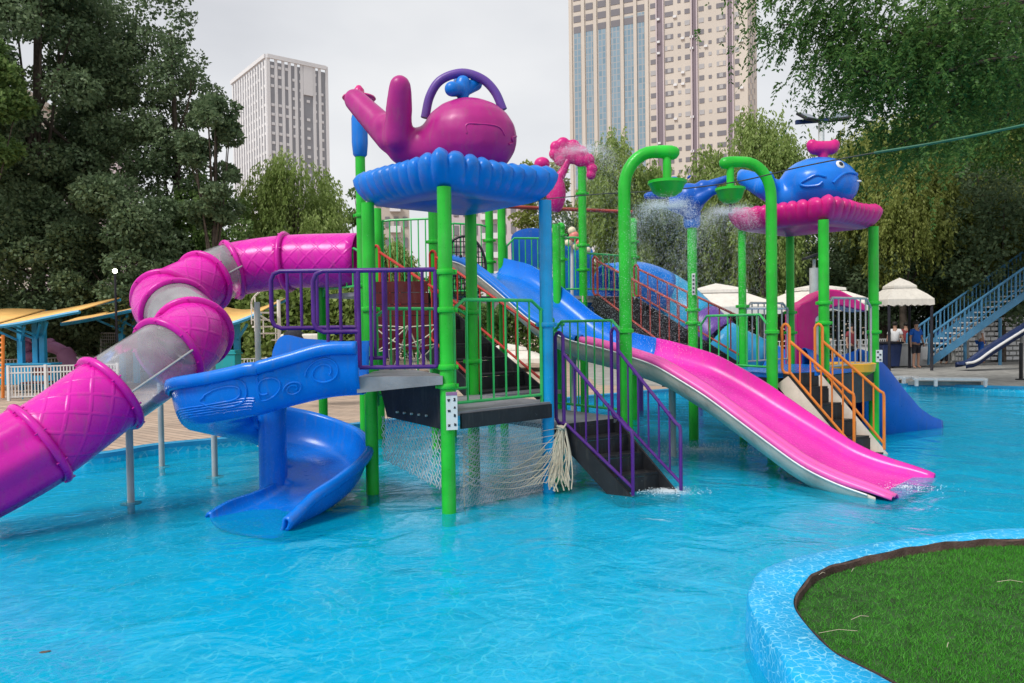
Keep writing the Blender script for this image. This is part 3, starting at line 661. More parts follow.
noz2 = hook(771, Kp.y, hz(162, 740, Kp.y), -1, 726, 190, 204, .42, 'arched green spray pipe bending left beside the magenta roof', (hz(332, 771, Kp.y),), (Kp.x, Kp.y))

# --- whales
wy = 8.65
pw = thing('whale_sculpture', 'plum whale with purple handle and raised tail lying on the blue scalloped roof', 'sculpture', (-.57, wy, 3.6), 'whales on the tower roofs')
q = lambda x, y, Y=wy: at(x, y, Y)
body = organic('body', [(q(469, 139), (.55, .46, .455)), (q(452, 146), (.44, .38, .34)), (q(436, 150), q(404, 148), .30, .20),
    (q(404, 146), q(388, 128), .20, .17), (q(392, 138), q(355, 100, 9.05), .185, .135), (q(398, 138, 8.5), q(400, 86, 8.3), .165, .12), (q(399, 110, 8.4), q(400, 91, 8.35), .15, .13)], 'plum', pw, .026, smooth=14)
mb = MB(); mb.tube(catmull([q(425, 118, 8.7), q(430, 96, 8.7), q(441, 80, 8.7), q(462, 73, 8.7), q(482, 79, 8.7), q(495, 92, 8.7), q(503, 110, 8.7)], 8), .05, 14); mb.build('handle', 'violet', pw)
organic('spout', [(q(463, 100), q(463, 92), .06, .075), (q(463, 88), q(463, 83), .085, .085), (q(462, 90), q(452, 89, 8.5), .075, .085), (q(464, 90), q(476, 84, 8.8), .075, .075), (q(463, 86), q(460, 82, 8.9), .08, .08)], 'canopy_blue', pw, .016, smooth=4)
def on_ell(cx, cy, x, y, rad, Y):   # point on the front of an ellipsoid body, seen at x,y
    c = at(cx, cy, Y); p = at(x, y, Y); dx = (p.x - c.x) / rad[0]; dz = (p.z - c.z) / rad[2]; s = max(0, 1 - dx * dx - dz * dz)
    return V((p.x, c.y - rad[1] * math.sqrt(s) + .012, p.z))
rad = (.53, .46, .44); fin = [on_ell(470, 140, x, y, rad, wy) for x, y in [(469, 143), (468, 137), (471, 134), (480, 134), (494, 134), (501, 136), (505, 142)]]
MB().tube(catmull(fin, 4), .011, 6).build('fin_outline', 'plum', pw)
mth = [on_ell(470, 140, x, y, rad, wy) for x, y in [(516, 138), (512, 142), (513, 146), (509, 149)]]
MB().tube(catmull(mth, 4), .014, 6).build('mouth', 'plum', pw)
mb = MB()
bw_ = thing('whale_sculpture', 'bright blue whale with white eye and crimson spout on the magenta roof', 'sculpture', (4.74, 12.2, 3.7), 'whales on the tower roofs')
w2 = 12.1; q = lambda x, y, Y=w2: at(x, y, Y)
organic('body', [(q(818, 186), (.62, .54, .45)), (q(828, 186), (.46, .44, .38)), (q(800, 192), q(784, 200), .34, .26), (q(782, 196), q(764, 188), .20, .16), (q(770, 190), q(745, 178, 12.5), .20, .14), (q(748, 180, 12.5), q(742, 174, 12.6), .14, .09), (q(773, 196, 12.0), q(768, 176, 11.8), .12, .09)], 'slide_blue', bw_, .03, smooth=14)
organic('spout', [(q(823, 158), q(823, 150), .07, .09), (q(815, 148), q(831, 148), .11, .11), (q(812, 145), q(813, 148), .09, .09), (q(834, 145), q(833, 148), .09, .09)], 'roof_pink', bw_, .02, smooth=4)
rad2 = (.62, .54, .45); f2 = lambda x, y: on_ell(818, 186, x, y, rad2, w2) + V((0, -.01, 0))
e = f2(829, 170)
nrm = (e - at(820, 184, w2)).normalized(); Mz = nrm.to_track_quat('Z', 'Y').to_matrix()
eye = MB().ball(e - nrm * .005, .075, 16, (1, 1, .3), M3=Mz).build('eye', 'white', bw_)
MB().ball(e + nrm * .016, .038, 14, (1, 1, .35), M3=Mz).build('pupil', 'ink', eye)
MB().tube(catmull([f2(x, y) for x, y in [(856, 177), (848, 178), (838, 178), (830, 180), (823, 185), (819, 189)]], 4), .02, 8).build('mouth', 'slide_blue', bw_)
MB().tube(catmull([f2(x, y) for x, y in [(812, 183), (804, 181), (797, 184), (791, 188), (795, 191), (805, 191), (809, 188)]], 4), .02, 8).build('fin_outline', 'slide_blue', bw_)
MB().tube([q(855, 181, 11.8), q(861, 181, 11.7)], .014, 8).build('mouth_jet', 'white', bw_)

# --- blue ornament on pole Q, crimson one behind the blue roof
q = lambda x, y, Y=12.25: at(x, y, Y)
bo = thing('spray_ornament', 'blue moulded ornament with spreading arms on a green pole between the spray pipes', 'spray ornament', (Q.x, Q.y, 3.4), 'moulded spray ornaments on poles')
MB().lathe([(.10, hz(228, 690, 12.3)), (.13, hz(226, 690, 12.3)), (.14, hz(214, 690, 12.3)), (.12, hz(208, 690, 12.3))], (Q.x, Q.y, 0), 20).build('sleeve', 'canopy_blue', bo)
organic('flower_body', [(q(691, 213), q(688, 198), .14, .24), (q(682, 202), q(674, 183), .2, .11), (q(692, 200), q(703, 188, 12.1), .22, .13), (q(702, 188, 12.1), q(727, 178, 12.), .09, .05), (q(698, 200, 12.1), q(712, 191, 12.), .12, .07), (q(712, 191, 12.), q(722, 192, 12.), .06, .045), (q(674, 203), q(672, 194), .14, .1), (q(672, 192, 12.4), q(647, 196, 12.4), .11, .06), (q(688, 178, 12.4), q(690, 176, 12.4), .03, .03)], 'navy', bo, .024, smooth=6)
co_ = thing('spray_ornament', 'crimson scalloped flower-shaped ornament rising behind the blue roof', 'spray ornament', (.85, 12.8, 3.0), 'moulded spray ornaments on poles')
q = lambda x, y, Y=12.9: at(x, y, Y)
organic('petals', [(q(x, y), (r_ * 1.18, .08, r_ * 1.18)) for x, y, r_ in ((556, 147, .09), (555, 154, .09), (563, 144, .10), (564, 153, .11), (573, 147, .11), (572, 156, .12), (581, 153, .11), (588, 160, .10), (592, 169, .08), (591, 175, .07), (580, 160, .10), (560, 160, .09))], 'roof_pink', co_, .018, smooth=3)
organic('stem', [(q(568, 160), q(561, 176), .06, .075), (q(561, 174), q(556, 182), .075, .09)], 'roof_pink', co_, .02)
organic('bulb', [(q(556, 193), (.17, .17, .34))], 'roof_pink', co_, .025)
organic('bud', [(q(542, 164), (.14, .14, .12)), (q(542, 172), q(552, 190), .10, .1)], 'roof_pink', co_, .025)
pole(co_, q(556, 195).x, 12.95, 3.6, .07)

# --- spiral slide
def sweep(stations, prof, nseg=8):
    """stations [(x,y,z,half,outer_h,inner_h)] -> smooth list; prof(half,oh,ih)->[(side,up)]"""
    k = [V((s[0], s[1], s[2])) for s in stations]; e = [V((s[3], s[4], s[5])) for s in stations]
    c = catmull(k, nseg); ee = catmull(e, nseg); rows = []; 
    for i, p in enumerate(c):
        a = c[max(i - 1, 0)]; b = c[min(i + 1, len(c) - 1)]; t = (b - a); t.z = 0; t.normalize(); sd = V((-t.y, t.x, 0))
        rows.append([p + sd * u + V((0, 0, w)) for u, w in prof(*ee[i])])
    return rows
ss = thing('spiral_slide', 'bright blue spiral slide curling round a column into the water', 'slide', (-2.7, 8.45, 0), 'slides of the water playground')
cx, cy, rs_ = -2.72, 8.5, .68
def arc(deg, z, h, oh, ih, r=rs_): return (cx + r * math.cos(R(deg)), cy + r * math.sin(R(deg)), z, h, oh, ih)
st = [(-1.53, 7.82, 1.24, .31, .48, .50), (-1.85, 7.82, 1.22, .31, .49, .52), (-2.2, 7.82, 1.15, .31, .47, .62), (-2.5, 7.82, 1.07, .31, .47, .70), (-2.62, 7.83, 1.04, .31, .47, .14), arc(240, .95, .34, .46, .10, .66), arc(215, .88, .38, .45, .08, .62), arc(180, .76, .42, .44, .06, .58), arc(135, .60, .44, .42, .06, .57), arc(90, .45, .45, .40, .06, .57), arc(50, .32, .46, .36, .06, .57), arc(10, .19, .47, .36, .08, .57), arc(-20, .09, .48, .36, .10, .60), (-2.30, 7.90, .01, .50, .33, .13), (-2.48, 7.60, -.04, .52, .26, .15), (-2.62, 7.36, -.085, .52, .17, .12)]
def uprof(h, oh, ih):
    pts = []
    for i in range(6): t = i / 5; pts.append((-h - .035 + .05 * math.sin(t * math.pi * .5) * 0 + (-.03 if i == 0 else 0) , -.0 + ih - (.04 if i == 0 else 0))) if i < 2 else None
    for i in range(9):          # inner wall rolling into the floor
        t = i / 8 * math.pi / 2; pts.append((-h + .16 * (1 - math.cos(t)) , ih * (1 - math.sin(t)) ** 1.0 + .0))
    for i in range(1, 5): pts.append((-h + .16 + (2 * h - .32) * i / 5, -.015 + .004 * math.cos(i * math.pi)))
    for i in range(9): t = math.pi / 2 * (1 - i / 8); pts.append((h - .18 * (1 - math.cos(t)), oh * (1 - math.sin(t))))
    pts += [(h + .006, oh + .018), (h + .03, oh + .03), (h + .065, oh + .018), (h + .075, oh - .02), (h + .06, oh - .06), (h + .03, oh - .08)]
    return pts
rows = sweep(st, uprof)
chute = MB().grid(rows).build('chute', 'slide_blue', ss, smooth=60, solid=.03, offset=0)
# raised scroll work on the outside of the outer wall
ks = catmull([V(s[:3]) for s in st], 8); ke = catmull([V(s[3:]) for s in st], 8)
def wall(u, v):      # u along the path (0..1), v height on the outer wall
    f = u * (len(ks) - 1); i = min(int(f), len(ks) - 2); w = f - i; p = ks[i].lerp(ks[i + 1], w); e_ = ke[i].lerp(ke[i + 1], w)
    t = ks[i + 1] - ks[i]; t.z = 0; t.normalize(); sd = V((-t.y, t.x, 0)); h, oh = e_.x, e_.y; vv = max(.02, min(.97, v)); s_ = 1 - vv
    an = math.asin(min(1, s_)); return p + sd * (h - .18 * (1 - math.cos(an)) + .018) + V((0, 0, oh * vv))
mb = MB()
def scroll(u0, v0, ru, rv, turns=1.6, a0=0, d=1):
    mb.tube([wall(u0 + ru * (1 - .62 * t / 40) * math.cos(a0 + d * 2 * math.pi * turns * t / 40), v0 + rv * (1 - .62 * t / 40) * math.sin(a0 + d * 2 * math.pi * turns * t / 40)) for t in range(41)], .010, 6)
scroll(.07, .5, .035, .3); scroll(.185, .48, .045, .33, a0=2, d=-1); scroll(.295, .5, .045, .33, a0=1)
scroll(.13, .3, .02, .16)
for k in range(5): mb.tube([wall(.235 + .004 * k + .17 * t / 14, .32 - .055 * k + .06 * math.sin(t / 14 * math.pi)) for t in range(15)], .008, 6)
mb.build('scroll_relief', 'slide_blue', ss)
rb = MB()
for k in range(9):
    c_i = int(len(ks) * (.60 + .016 * k)); p = ks[c_i]; e_ = ke[c_i]; t = ks[c_i + 1] - ks[c_i]; t.z = 0; t.normalize(); sd = V((-t.y, t.x, 0))
    rb.tube([p + sd * (u * e_.x * .62) + V((0, 0, -.012 + .012 * u * u)) for u in (-1, -.5, 0, .5, 1)], .009, 5)
rb.build('floor_ribs', 'slide_blue', ss)
MB().lathe([(.155, -.3), (.155, .1), (.15, .9), (.17, 1.15), (.2, 1.2)], (-2.70, 8.5, 0), 28).build('column', 'slide_blue', ss)

# --- long wave slide
ws = thing('wave_slide', 'long straight wave slide, blue at the top and bright pink down to the water', 'slide', (2.0, 11, 0), 'slides of the water playground')
rimz = [(0, 3.13), (.1, 2.96), (.2, 2.52), (.3, 2.02), (.4, 1.74), (.5, 1.61), (.6, 1.43), (.7, 1.07), (.8, .62), (.87, .31), (.93, .16), (.97, .11), (1.0, .04)]
sa, sb = V((-.60, 13.48, 0)), V((4.62, 8.62, 0)); dd = (sb - sa); sl = dd.normalized(); sN = V((sl.y, -sl.x, 0))  # sN: towards the near side
if sN.y > 0: sN = -sN
def rim(t):
    return float(np.interp(t, *zip(*rimz)))
ts = np.linspace(0, 1, 90); zs_ = np.array([rim(t) for t in ts]); 
for _ in range(5): zs_[1:-1] = (zs_[:-2] + 2 * zs_[1:-1] + zs_[2:]) / 4
NW = 1.0
def wprof(z, t):
    wl = float(np.interp(t, [0, .72, .88, 1], [.30, .28, .17, .09]))
    hw = .62; fl = max(-wl, -10)
    out = [(-hw - .03, -.05), (-hw - .03, 0), (-hw, .0)]                      # far lip
    for i in range(1, 9): a = math.pi / 2 * i / 8; out.append((-hw + .16 * (1 - math.cos(a)) + .0, -wl * math.sin(a)))
    nw = NW
    for i in range(1, 7): out.append((-hw + .16 + (nw + hw - .62) * i / 7, -wl))
    for i in range(9): a = math.pi / 2 * (1 - i / 8); out.append((nw - .20 - .26 * (1 - math.cos(a)), -wl * math.sin(a)))
    return out
def nprof(z, t):
    hw = NW; q_ = 1 if t < .93 else max(.2, 1 - (t - .93) * 9)
    return [(hw - .20, 0), (hw - .185, .018 * q_), (hw - .15, .02 * q_), (hw - .12, .0), (hw - .10, -.012), (hw - .08, .0), (hw - .05, .015 * q_), (hw - .01, .012 * q_), (hw + .01, -.02 * q_), (hw + .012, -.06 * q_)]
def wrow(fn, i, dz=0): return [sa + dd * float(ts[i]) + sN * u + V((0, 0, float(zs_[i]) + w + dz)) for u, w in fn(zs_[i], ts[i])]
cut = 41
MB().grid([wrow(wprof, i) for i in range(0, cut + 1)]).build('upper_chute', 'slide_blue', ws, smooth=60, solid=.02, offset=0, label='blue upper chute')
MB().grid([wrow(wprof, i) for i in range(cut, 90)]).build('lower_chute', 'pink', ws, smooth=60, solid=.02, offset=0, label='bright pink lower chute')
MB().grid([wrow(nprof, i) for i in range(0, cut - 3)]).build('upper_lip', 'slide_blue', ws, smooth=60, solid=.014, offset=0)
MB().grid([wrow(nprof, i) for i in range(cut - 3, 90)]).build('lower_lip', 'pink_lip', ws, smooth=60, solid=.014, offset=0, label='paler pink ridged lip')
def belly(z, t):
    d = .18 * min(1, max(.1, (1 - t) * 6)) ; return [(NW + .008, -.062), (NW - .005, -.10), (NW - .06, -.17 - d * .3), (NW - .22, -.24 - d * .6), (.4, -.28 - d * .75), (-.2, -.29 - d * .75), (-.52, -.34 - d * .3), (-.665, -.22), (-.665, -.055)]
MB().grid([wrow(belly, i) for i in range(0, 88)]).build('underside', 'beige', ws, smooth=60, solid=.01, offset=0)
MB().tube([sa + dd * float(t) + sN * (NW + .018) + V((0, 0, float(z) - .068)) for t, z in list(zip(ts, zs_))[:87]], .011, 6).build('edge_trim', 'white', ws)
for t_ in (.30, .55):
    p = sa + dd * t_; MB().tube([(p.x, p.y, -.34), (p.x, p.y, rim(t_) - .45)], .05, 12).build('support_post', 'grey_metal', ws)

# --- tube slide
tb = thing('tube_slide', 'magenta tube slide with clear rings winding down at the left into the pool', 'slide', (-4.2, 9.4, 0), 'slides of the water playground')
keys = [(360, 260, 11.5), (287, 262, 11.62), (232, 270, 11.55), (204, 282, 10.95), (166, 302, 10.25), (177, 313, 9.75), (193, 334, 9.05), (168, 355, 8.45), (110, 394, 7.95), (40, 444, 7.4), (-50, 492, 6.95)]
kp = [at(*k) for k in keys]; nn = 10; path = catmull(kp, nn)
def tframes(path):
    out = []; prev = None
    for i, p in enumerate(path):
        t = (path[min(i + 1, len(path) - 1)] - path[max(i - 1, 0)]).normalized()
        u = V((0, 0, 1)) - t * t.z if prev is None else prev - t * prev.dot(t); u.normalize(); prev = u; out.append((p, t, u, t.cross(u)))
    return out
fr_ = tframes(path); rad_t = .40
def tsec(i0, i1, name, mat, r=rad_t, flute=0, label=None, solid=.012, r0=None):
    n = 40; rows = []; mb = MB(); L_ = 0; uv = []
    for i in range(i0, i1 + 1):
        p, t, u, w = fr_[i]; rr2 = r
        if i > i0: L_ += (fr_[i][0] - fr_[i - 1][0]).length
        for j in range(n + 1):
            a = 2 * math.pi * j / n; q_ = rr2 + flute * (abs(math.cos(a * 4)) ** .6 - .5)
            mb.v.append(p + (u * math.cos(a) + w * math.sin(a)) * q_); uv.append((j / n * 3.0, L_ * 1.2))
    m = i1 - i0
    for i in range(m):
        for j in range(n): o = i * (n + 1) + j; mb.f.append((o, o + 1, o + n + 2, o + n + 1))
    mb.uv = uv
    return mb.build(name, mat, tb, smooth=60, solid=solid, offset=0, label=label)
def flange(i, dt=0., mat='magenta', r=rad_t, wdt=.035):
    p, t, u, w = fr_[i]; p = p + t * dt; rows = []
    for off, rr3 in ((-wdt, r + .005), (-wdt, r + .05), (-wdt * .3, r + .065), (wdt * .3, r + .065), (wdt, r + .05), (wdt, r + .005)):
        rows.append([p + t * off + (u * math.cos(2 * math.pi * j / 40) + w * math.sin(2 * math.pi * j / 40)) * rr3 for j in range(40)])
    fm = MB(); fm.grid(rows + [rows[0]], closed=True)
    bl = fm
    for k in range(8):
        a = 2 * math.pi * (k + .5) / 8; c_ = p + (u * math.cos(a) + w * math.sin(a)) * (r + .045); bl.tube([c_ - t * .055, c_ + t * .055], .010, 6)
    fm.build('flange', mat, tb, smooth=60)
secs = [(0, 10, 'tube'), (10, 20, 'tube'), (20, 30, 'clear'), (30, 40, 'tube'), (40, 50, 'tube'), (50, 60, 'clear'), (60, 70, 'tube'), (70, 80, 'clear'), (80, 90, 'tube'), (90, 100, 'flute')]
for i0, i1, m_ in secs:
    if m_ == 'clear': tsec(i0, i1, 'clear_section', 'clear', solid=0, label='clear see-through ring section')
    elif m_ == 'flute': tsec(i0, i1, 'fluted_section', 'magenta', r=.40, flute=.06)
    else: tsec(i0, i1, 'tube_section', 'tube')
for i in (10, 20, 30, 40, 50, 60, 70, 80, 90): flange(i)
for i0, i1 in ((20, 30), (70, 80)):       # steel tie rods across the clear sections
    MB().tube([fr_[i][0] + (fr_[i][3] * -.44 + fr_[i][2] * -.02) for i in (i0, (i0 + i1) // 2, i1)], .012, 6).build('tie_rod', 'grey_metal', tb)
for (px, py, tz) in ((131, 502, None), (162, 466, None), (215, 476, None)):
    b_ = gd(px, py); best = min(fr_[5:], key=lambda f: (f[0].xy - b_.xy).length); zt_ = best[0].z - rad_t + .03 if (best[0].xy - b_.xy).length < .5 else 1.1
    sp = MB().tube([(b_.x, b_.y, -.34), (b_.x, b_.y, zt_)], .038, 12).build('support_post', 'grey_metal', tb)
    MB().lathe([(.11, .0), (.11, .012), (.04, .016)], (b_.x, b_.y, -.02), 16).build('foot_plate', 'grey_metal', sp)
p_ = at(257, 302, 11.6); MB().tube([(p_.x, p_.y, .1), (p_.x, p_.y, p_.z)], .045, 12).build('support_post', 'beige', tb)

# --- blue slide at the right end
bs = thing('side_slide', 'deep blue wide slide dropping off the right tower into the pool', 'slide', (6.3, 13.2, 0), 'slides of the water playground')
s0, s1 = V((5.35, 12.75, 0)), V((7.15, 13.85, 0)); dr = (s1 - s0); dn = dr.normalized(); sN2 = V((dn.y, -dn.x, 0))
prof_r = [(0, 1.42), (.12, 1.36), (.3, 1.1), (.5, .72), (.7, .38), (.85, .22), (1, .12)]
rows = []
for t in np.linspace(0, 1, 30):
    zr = float(np.interp(t, *zip(*prof_r))); fl = zr - (.3 if t < .8 else .3 - (t - .8) * 1.0); wd = .52 + .12 * t
    rows.append([s0 + dr * float(t) + sN2 * u + V((0, 0, z)) for u, z in ((wd + .05, -.30), (wd + .06, min(zr, .25) if False else zr - .12), (wd + .05, zr), (wd, zr + .01), (wd - .06, zr - .04), (wd - .14, fl), (-wd + .14, fl), (-wd + .06, zr - .04), (-wd, zr + .01), (-wd - .05, zr), (-wd - .05, -.30))])
MB().grid(rows).build('chute', 'navy', bs, smooth=45, solid=.02, offset=0)
MB().add([s0 + sN2 * -.5 + V((0, 0, 1.1)), s0 + sN2 * .5 + V((0, 0, 1.1)), s0 + sN2 * .5 + V((0, 0, 1.42)), s0 + sN2 * .5 + dn * .03 + V((0, 0, 1.42)), s0 + sN2 * -.5 + dn * .03 + V((0, 0, 1.1))], [(0, 1, 2), (0, 2, 3, 4)]).build('entry_lip', 'navy', bs)
# --- far blue tube slide behind the stair
bt = thing('tube_slide', 'light blue and violet tube slide seen behind the brownish red stair railings', 'slide', (3.2, 16.4, 0), 'slides of the water playground')
pth = catmull([at(607, 288, 16.2), at(640, 286, 16.6), at(672, 300, 16.8), at(700, 325, 16.4), at(722, 345, 16.0), at(752, 360, 16.0), at(775, 372, 16.2)], 6)
k_ = len(pth)
for i, (a_, b_, m_) in enumerate(((0, .3, 'canopy_blue'), (.3, .5, 'sky_blue'), (.5, .66, 'violet'), (.66, .85, 'sky_blue'), (.85, 1, 'canopy_blue'))):
    seg = pth[int(a_ * (k_ - 1)):int(b_ * (k_ - 1)) + 1]; MB().tube(seg, .52 if i % 2 == 0 else .515, 28, cap=False).build('tube_section', m_, bt, smooth=60, solid=.02)
for x in (640, 700): p_ = at(x, 330, 16.5); MB().tube([(p_.x, p_.y, -.3), (p_.x, p_.y, 1.9)], .06, 10).build('support_post', 'violet', bt)
# magenta hood over the rear entrance on the right
mh = thing('slide_hood', 'crimson arched hood standing behind the right tower poles', 'slide hood', (5.4, 14.2, 0))
Ym = 14.0; out = [at(x, y, Ym) for x, y in ((797, 372), (797, 308), (800, 304), (810, 300), (820, 293), (830, 289), (840, 290), (852, 296), (866, 305), (866, 312), (840, 306), (826, 310), (816, 318), (815, 345), (812, 372))]
mb = MB(); n = len(out); mb.v = [V(p) for p in out] + [V(p) + V((.1, .9, 0)) for p in out]; mb.f = [tuple(range(n)), tuple(n + i for i in reversed(range(n)))] + [(i, n + i, n + (i + 1) % n, (i + 1) % n) for i in range(n)]
mb.build('shell', 'roof_pink', mh, smooth=35, bevel=.03)

# --- water thrown by the nozzles
def spray(name_lab, noz, n, rmax, drop, wind=(0, 0, 0), seed=0, near=None):
    rg_ = np.random.default_rng(seed); o = MB(); vs = []; fs = []
    for i in range(n):
        a = rg_.uniform(0, 2 * math.pi); v = rg_.uniform(.75, 1.0) * rmax; t = rg_.uniform(0, 1) ** .8
        if rg_.random() < .35: t = rg_.uniform(0, .4)
        r = v * min(1, t ** .55) + rg_.normal(0, .03 + .08 * t); z = .03 * math.sin(min(1, t * 3) * math.pi) - drop * max(0, t - .1) ** 2 * 1.1 + rg_.normal(0, .015 + .16 * t)
        p = noz + V((math.cos(a) * r, math.sin(a) * r, z)) + V(wind) * (t * t * rg_.uniform(.2, 1.4))
        if p.z < .02: continue
        s = rg_.uniform(.0009, .0024); k = len(vs)
        vs += [p + V((s, 0, 0)), p + V((-s, 0, 0)), p + V((0, s, 0)), p + V((0, -s, 0)), p + V((0, 0, s * 1.8)), p + V((0, 0, -s * 1.8))]
        fs += [(k, k + 2, k + 4), (k + 2, k + 1, k + 4), (k + 1, k + 3, k + 4), (k + 3, k, k + 4), (k + 2, k, k + 5), (k + 1, k + 2, k + 5), (k + 3, k + 1, k + 5), (k, k + 3, k + 5)]
    o.v = vs; o.f = fs; me = bpy.data.meshes.new('water_spray'); me.from_pydata(vs, [], fs); me.materials.append(M['drop']); ob = bpy.data.objects.new('water_spray', me); COL.objects.link(ob)
    tag(ob, name_lab, 'water spray', None, 'stuff')
md, nt_, b_ = nmat('water_drop'); b_.inputs['Base Color'].default_value = (.8, .85, .88, 1); b_.inputs['Roughness'].default_value = .15; M['drop'] = md
spray('umbrella of fine drops falling from the nozzle of the taller arched pipe', noz1, 22000, .72, 1.9, (-.5, .3, 0), 1)
spray('umbrella of fine drops falling from the nozzle of the pipe by the magenta roof', noz2, 17000, .75, 2.0, (-.5, .3, 0), 2)
spray('drifting drops thrown around the crimson ornament', at(583, 150, 12.6), 18000, .95, 2.2, (.25, 0, 0), 3)
spray('fine drops sprayed from the cap on the pole left of the plum whale tail', at(356, 97, 10.9), 500, .5, .3, (0, 0, 0), 5)

def splash(lab, p, rad, n, seed):
    rg_ = np.random.default_rng(seed); vs = []; fs = []
    for i in range(n):
        a_ = rg_.uniform(0, 6.28); r_ = rad * abs(rg_.normal(0, .5)); s = rg_.uniform(.002, .006); q_ = V((p.x + math.cos(a_) * r_, p.y + math.sin(a_) * r_ * .6, .004 + abs(rg_.normal(0, .012)))); k = len(vs)
        vs += [q_ + V((s, 0, 0)), q_ + V((-s, 0, 0)), q_ + V((0, s, 0)), q_ + V((0, -s, 0)), q_ + V((0, 0, s)), q_ + V((0, 0, -s))]
        fs += [(k, k + 2, k + 4), (k + 2, k + 1, k + 4), (k + 1, k + 3, k + 4), (k + 3, k, k + 4), (k + 2, k, k + 5), (k + 1, k + 2, k + 5), (k + 3, k + 1, k + 5), (k, k + 3, k + 5)]
    me = bpy.data.meshes.new('splash_foam'); me.from_pydata(vs, [], fs); me.materials.append(M['drop']); o = bpy.data.objects.new('splash_foam', me); COL.objects.link(o); tag(o, lab, 'foam', None, 'stuff')
splash('foam drops round the foot of the purple stair', gd(668, 492), .4, 1300, 1)
splash('foam drops where the pink slide meets the water', gd(905, 488), .45, 350, 2)
splash('few foam drops on the water under the spray pipes', gd(700, 450), 1.6, 2600, 3)
# ------------------------------------------------------------------ pool, ground, island
DZ = .12
pool_xy = [V((-16, -4, 0)), V((-14, 5, 0)), V((-10.5, 9.0, 0)), V((-8, 10.2, 0)), gd(86, 457, DZ), gd(162, 446, DZ), gd(260, 437, DZ), gd(335, 428, DZ), V((-1.4, 15.2, 0)), V((1.5, 18.2, 0)), V((6, 20.8, 0)), gd(912, 385, DZ), gd(1024, 388, DZ), V((17, 18.0, 0)), V((21, 12, 0)), V((21, -4, 0))]
pool = [V((p.x, p.y, 0)) for p in pool_xy]
pin = catmull(pool[1:-1], 6); pool = [pool[0]] + pin + [pool[-1]]
def fill(loops, z, name, mat, n2=None):
    me = bpy.data.meshes.new(name); lp = [[V((p[0], p[1], 0)) for p in l] for l in loops]
    tris = tessellate_polygon(lp); vs = [V((p[0], p[1], z)) for l in loops for p in l]
    me.from_pydata(vs, [], [t for t in tris]); 
    import bmesh; bm = bmesh.new(); bm.from_mesh(me)
    for f in bm.faces:
        if f.normal.z < 0: f.normal_flip()
    bm.to_mesh(me); bm.free(); me.materials.append(M[mat]); o = bpy.data.objects.new(name, me); COL.objects.link(o); return o
big = [(-700, -60), (700, -60), (700, 900), (-700, 900)]
struct(fill([big, pool], DZ, 'ground', 'paving'))
struct(fill([[(p[0], p[1]) for p in pool]], 0.0, 'water', 'water'))
struct(fill([[(p[0], p[1]) for p in pool]], -.13, 'pool_floor', 'liner'))
n = len(pool); ctr = V((2, 5, 0))
mb = MB(); rows = [[V((p.x, p.y, z)) for p in pool] for z in (-.15, DZ + .004)]; mb.grid(rows, closed=True); struct(mb.build('pool_wall', 'liner', smooth=0))
def offs(poly, d):
    out = []; k = len(poly)
    for i in range(k):
        a = poly[i - 1]; b = poly[(i + 1) % k]; t = (b - a); t.z = 0; t.normalize(); out.append(poly[i] + V((-t.y, t.x, 0)) * d)
    return out
o2 = offs(pool, .16); ins = offs(pool, -.02)
if (o2[20] - ctr).length < (pool[20] - ctr).length: o2 = offs(pool, -.16); ins = offs(pool, .02)
mb = MB(); mb.grid([[p + V((0, 0, z)) for p in l] for l, z in ((ins, DZ - .03), (ins, DZ + .03), (pool, DZ + .04), (o2, DZ + .035), (o2, DZ))], closed=True); tag(struct(mb.build('pool_coping', 'sky_blue', smooth=40)), None, None)
# concrete apron on the right bank
con = [(5.5, 20.9), (9, 20.9), (10.2, 21.15), (13.2, 19.8), (19, 18.2), (40, 19), (60, 60), (3, 60), (2.5, 22)]
ob = fill([con], DZ + .004, 'concrete_apron', 'kerb_stone'); struct(ob)

# grass island with its printed kerb
ZK = .22
def gz(l, z=ZK): return [gd(x, y, z) for x, y in l]
outer = gz([(801, 683), (779, 653), (759, 625), (747, 600), (750, 582), (763, 567), (808, 553), (880, 541), (960, 532), (1024, 527)])
inner = gz([(899, 683), (836, 653), (803, 620), (793, 602), (800, 587), (820, 569), (877, 553), (947, 542), (1024, 538)])
for l, w in ((outer, 0), (inner, .3)):
    l[:] = [V((p.x, p.y, 0)) for p in l]
outer += [V((5.4 + .3, 5.9, 0)), V((7.3, 5.2, 0)), V((8.3, 3.6, 0)), V((8.2, 1.8, 0)), V((6.5, .6, 0)), V((4.2, .5, 0)), V((2.4, 1.3, 0)), V((1.5, 2.4, 0))]
inner += [V((5.5, 5.55, 0)), V((7.0, 4.9, 0)), V((7.95, 3.5, 0)), V((7.85, 2.0, 0)), V((6.4, .95, 0)), V((4.3, .85, 0)), V((2.65, 1.6, 0)), V((1.95, 2.6, 0))]
def closed_cat(l, k=8):
    n = len(l); out = []
    for i in range(n):
        a, b, c, d = l[i - 1], l[i], l[(i + 1) % n], l[(i + 2) % n]
        for j in range(k): t = j / k; out.append(.5 * (2 * b + (c - a) * t + (2 * a - 5 * b + 4 * c - d) * t * t + (3 * b - a - 3 * c + d) * t ** 3))
    return out
def resample(l, k):
    n = len(l); d = [0]
    for i in range(n): d.append(d[-1] + (l[(i + 1) % n] - l[i]).length)
    out = []
    for j in range(k):
        s = d[-1] * j / k; i = max(q for q in range(n) if d[q] <= s); t = (s - d[i]) / max(1e-9, d[i + 1] - d[i]); out.append(l[i].lerp(l[(i + 1) % n], t))
    return out
oc = resample(closed_cat(outer), 240); ic0 = closed_cat(inner, 10)
ic = [min(ic0, key=lambda q: (q - p).length) for p in oc]
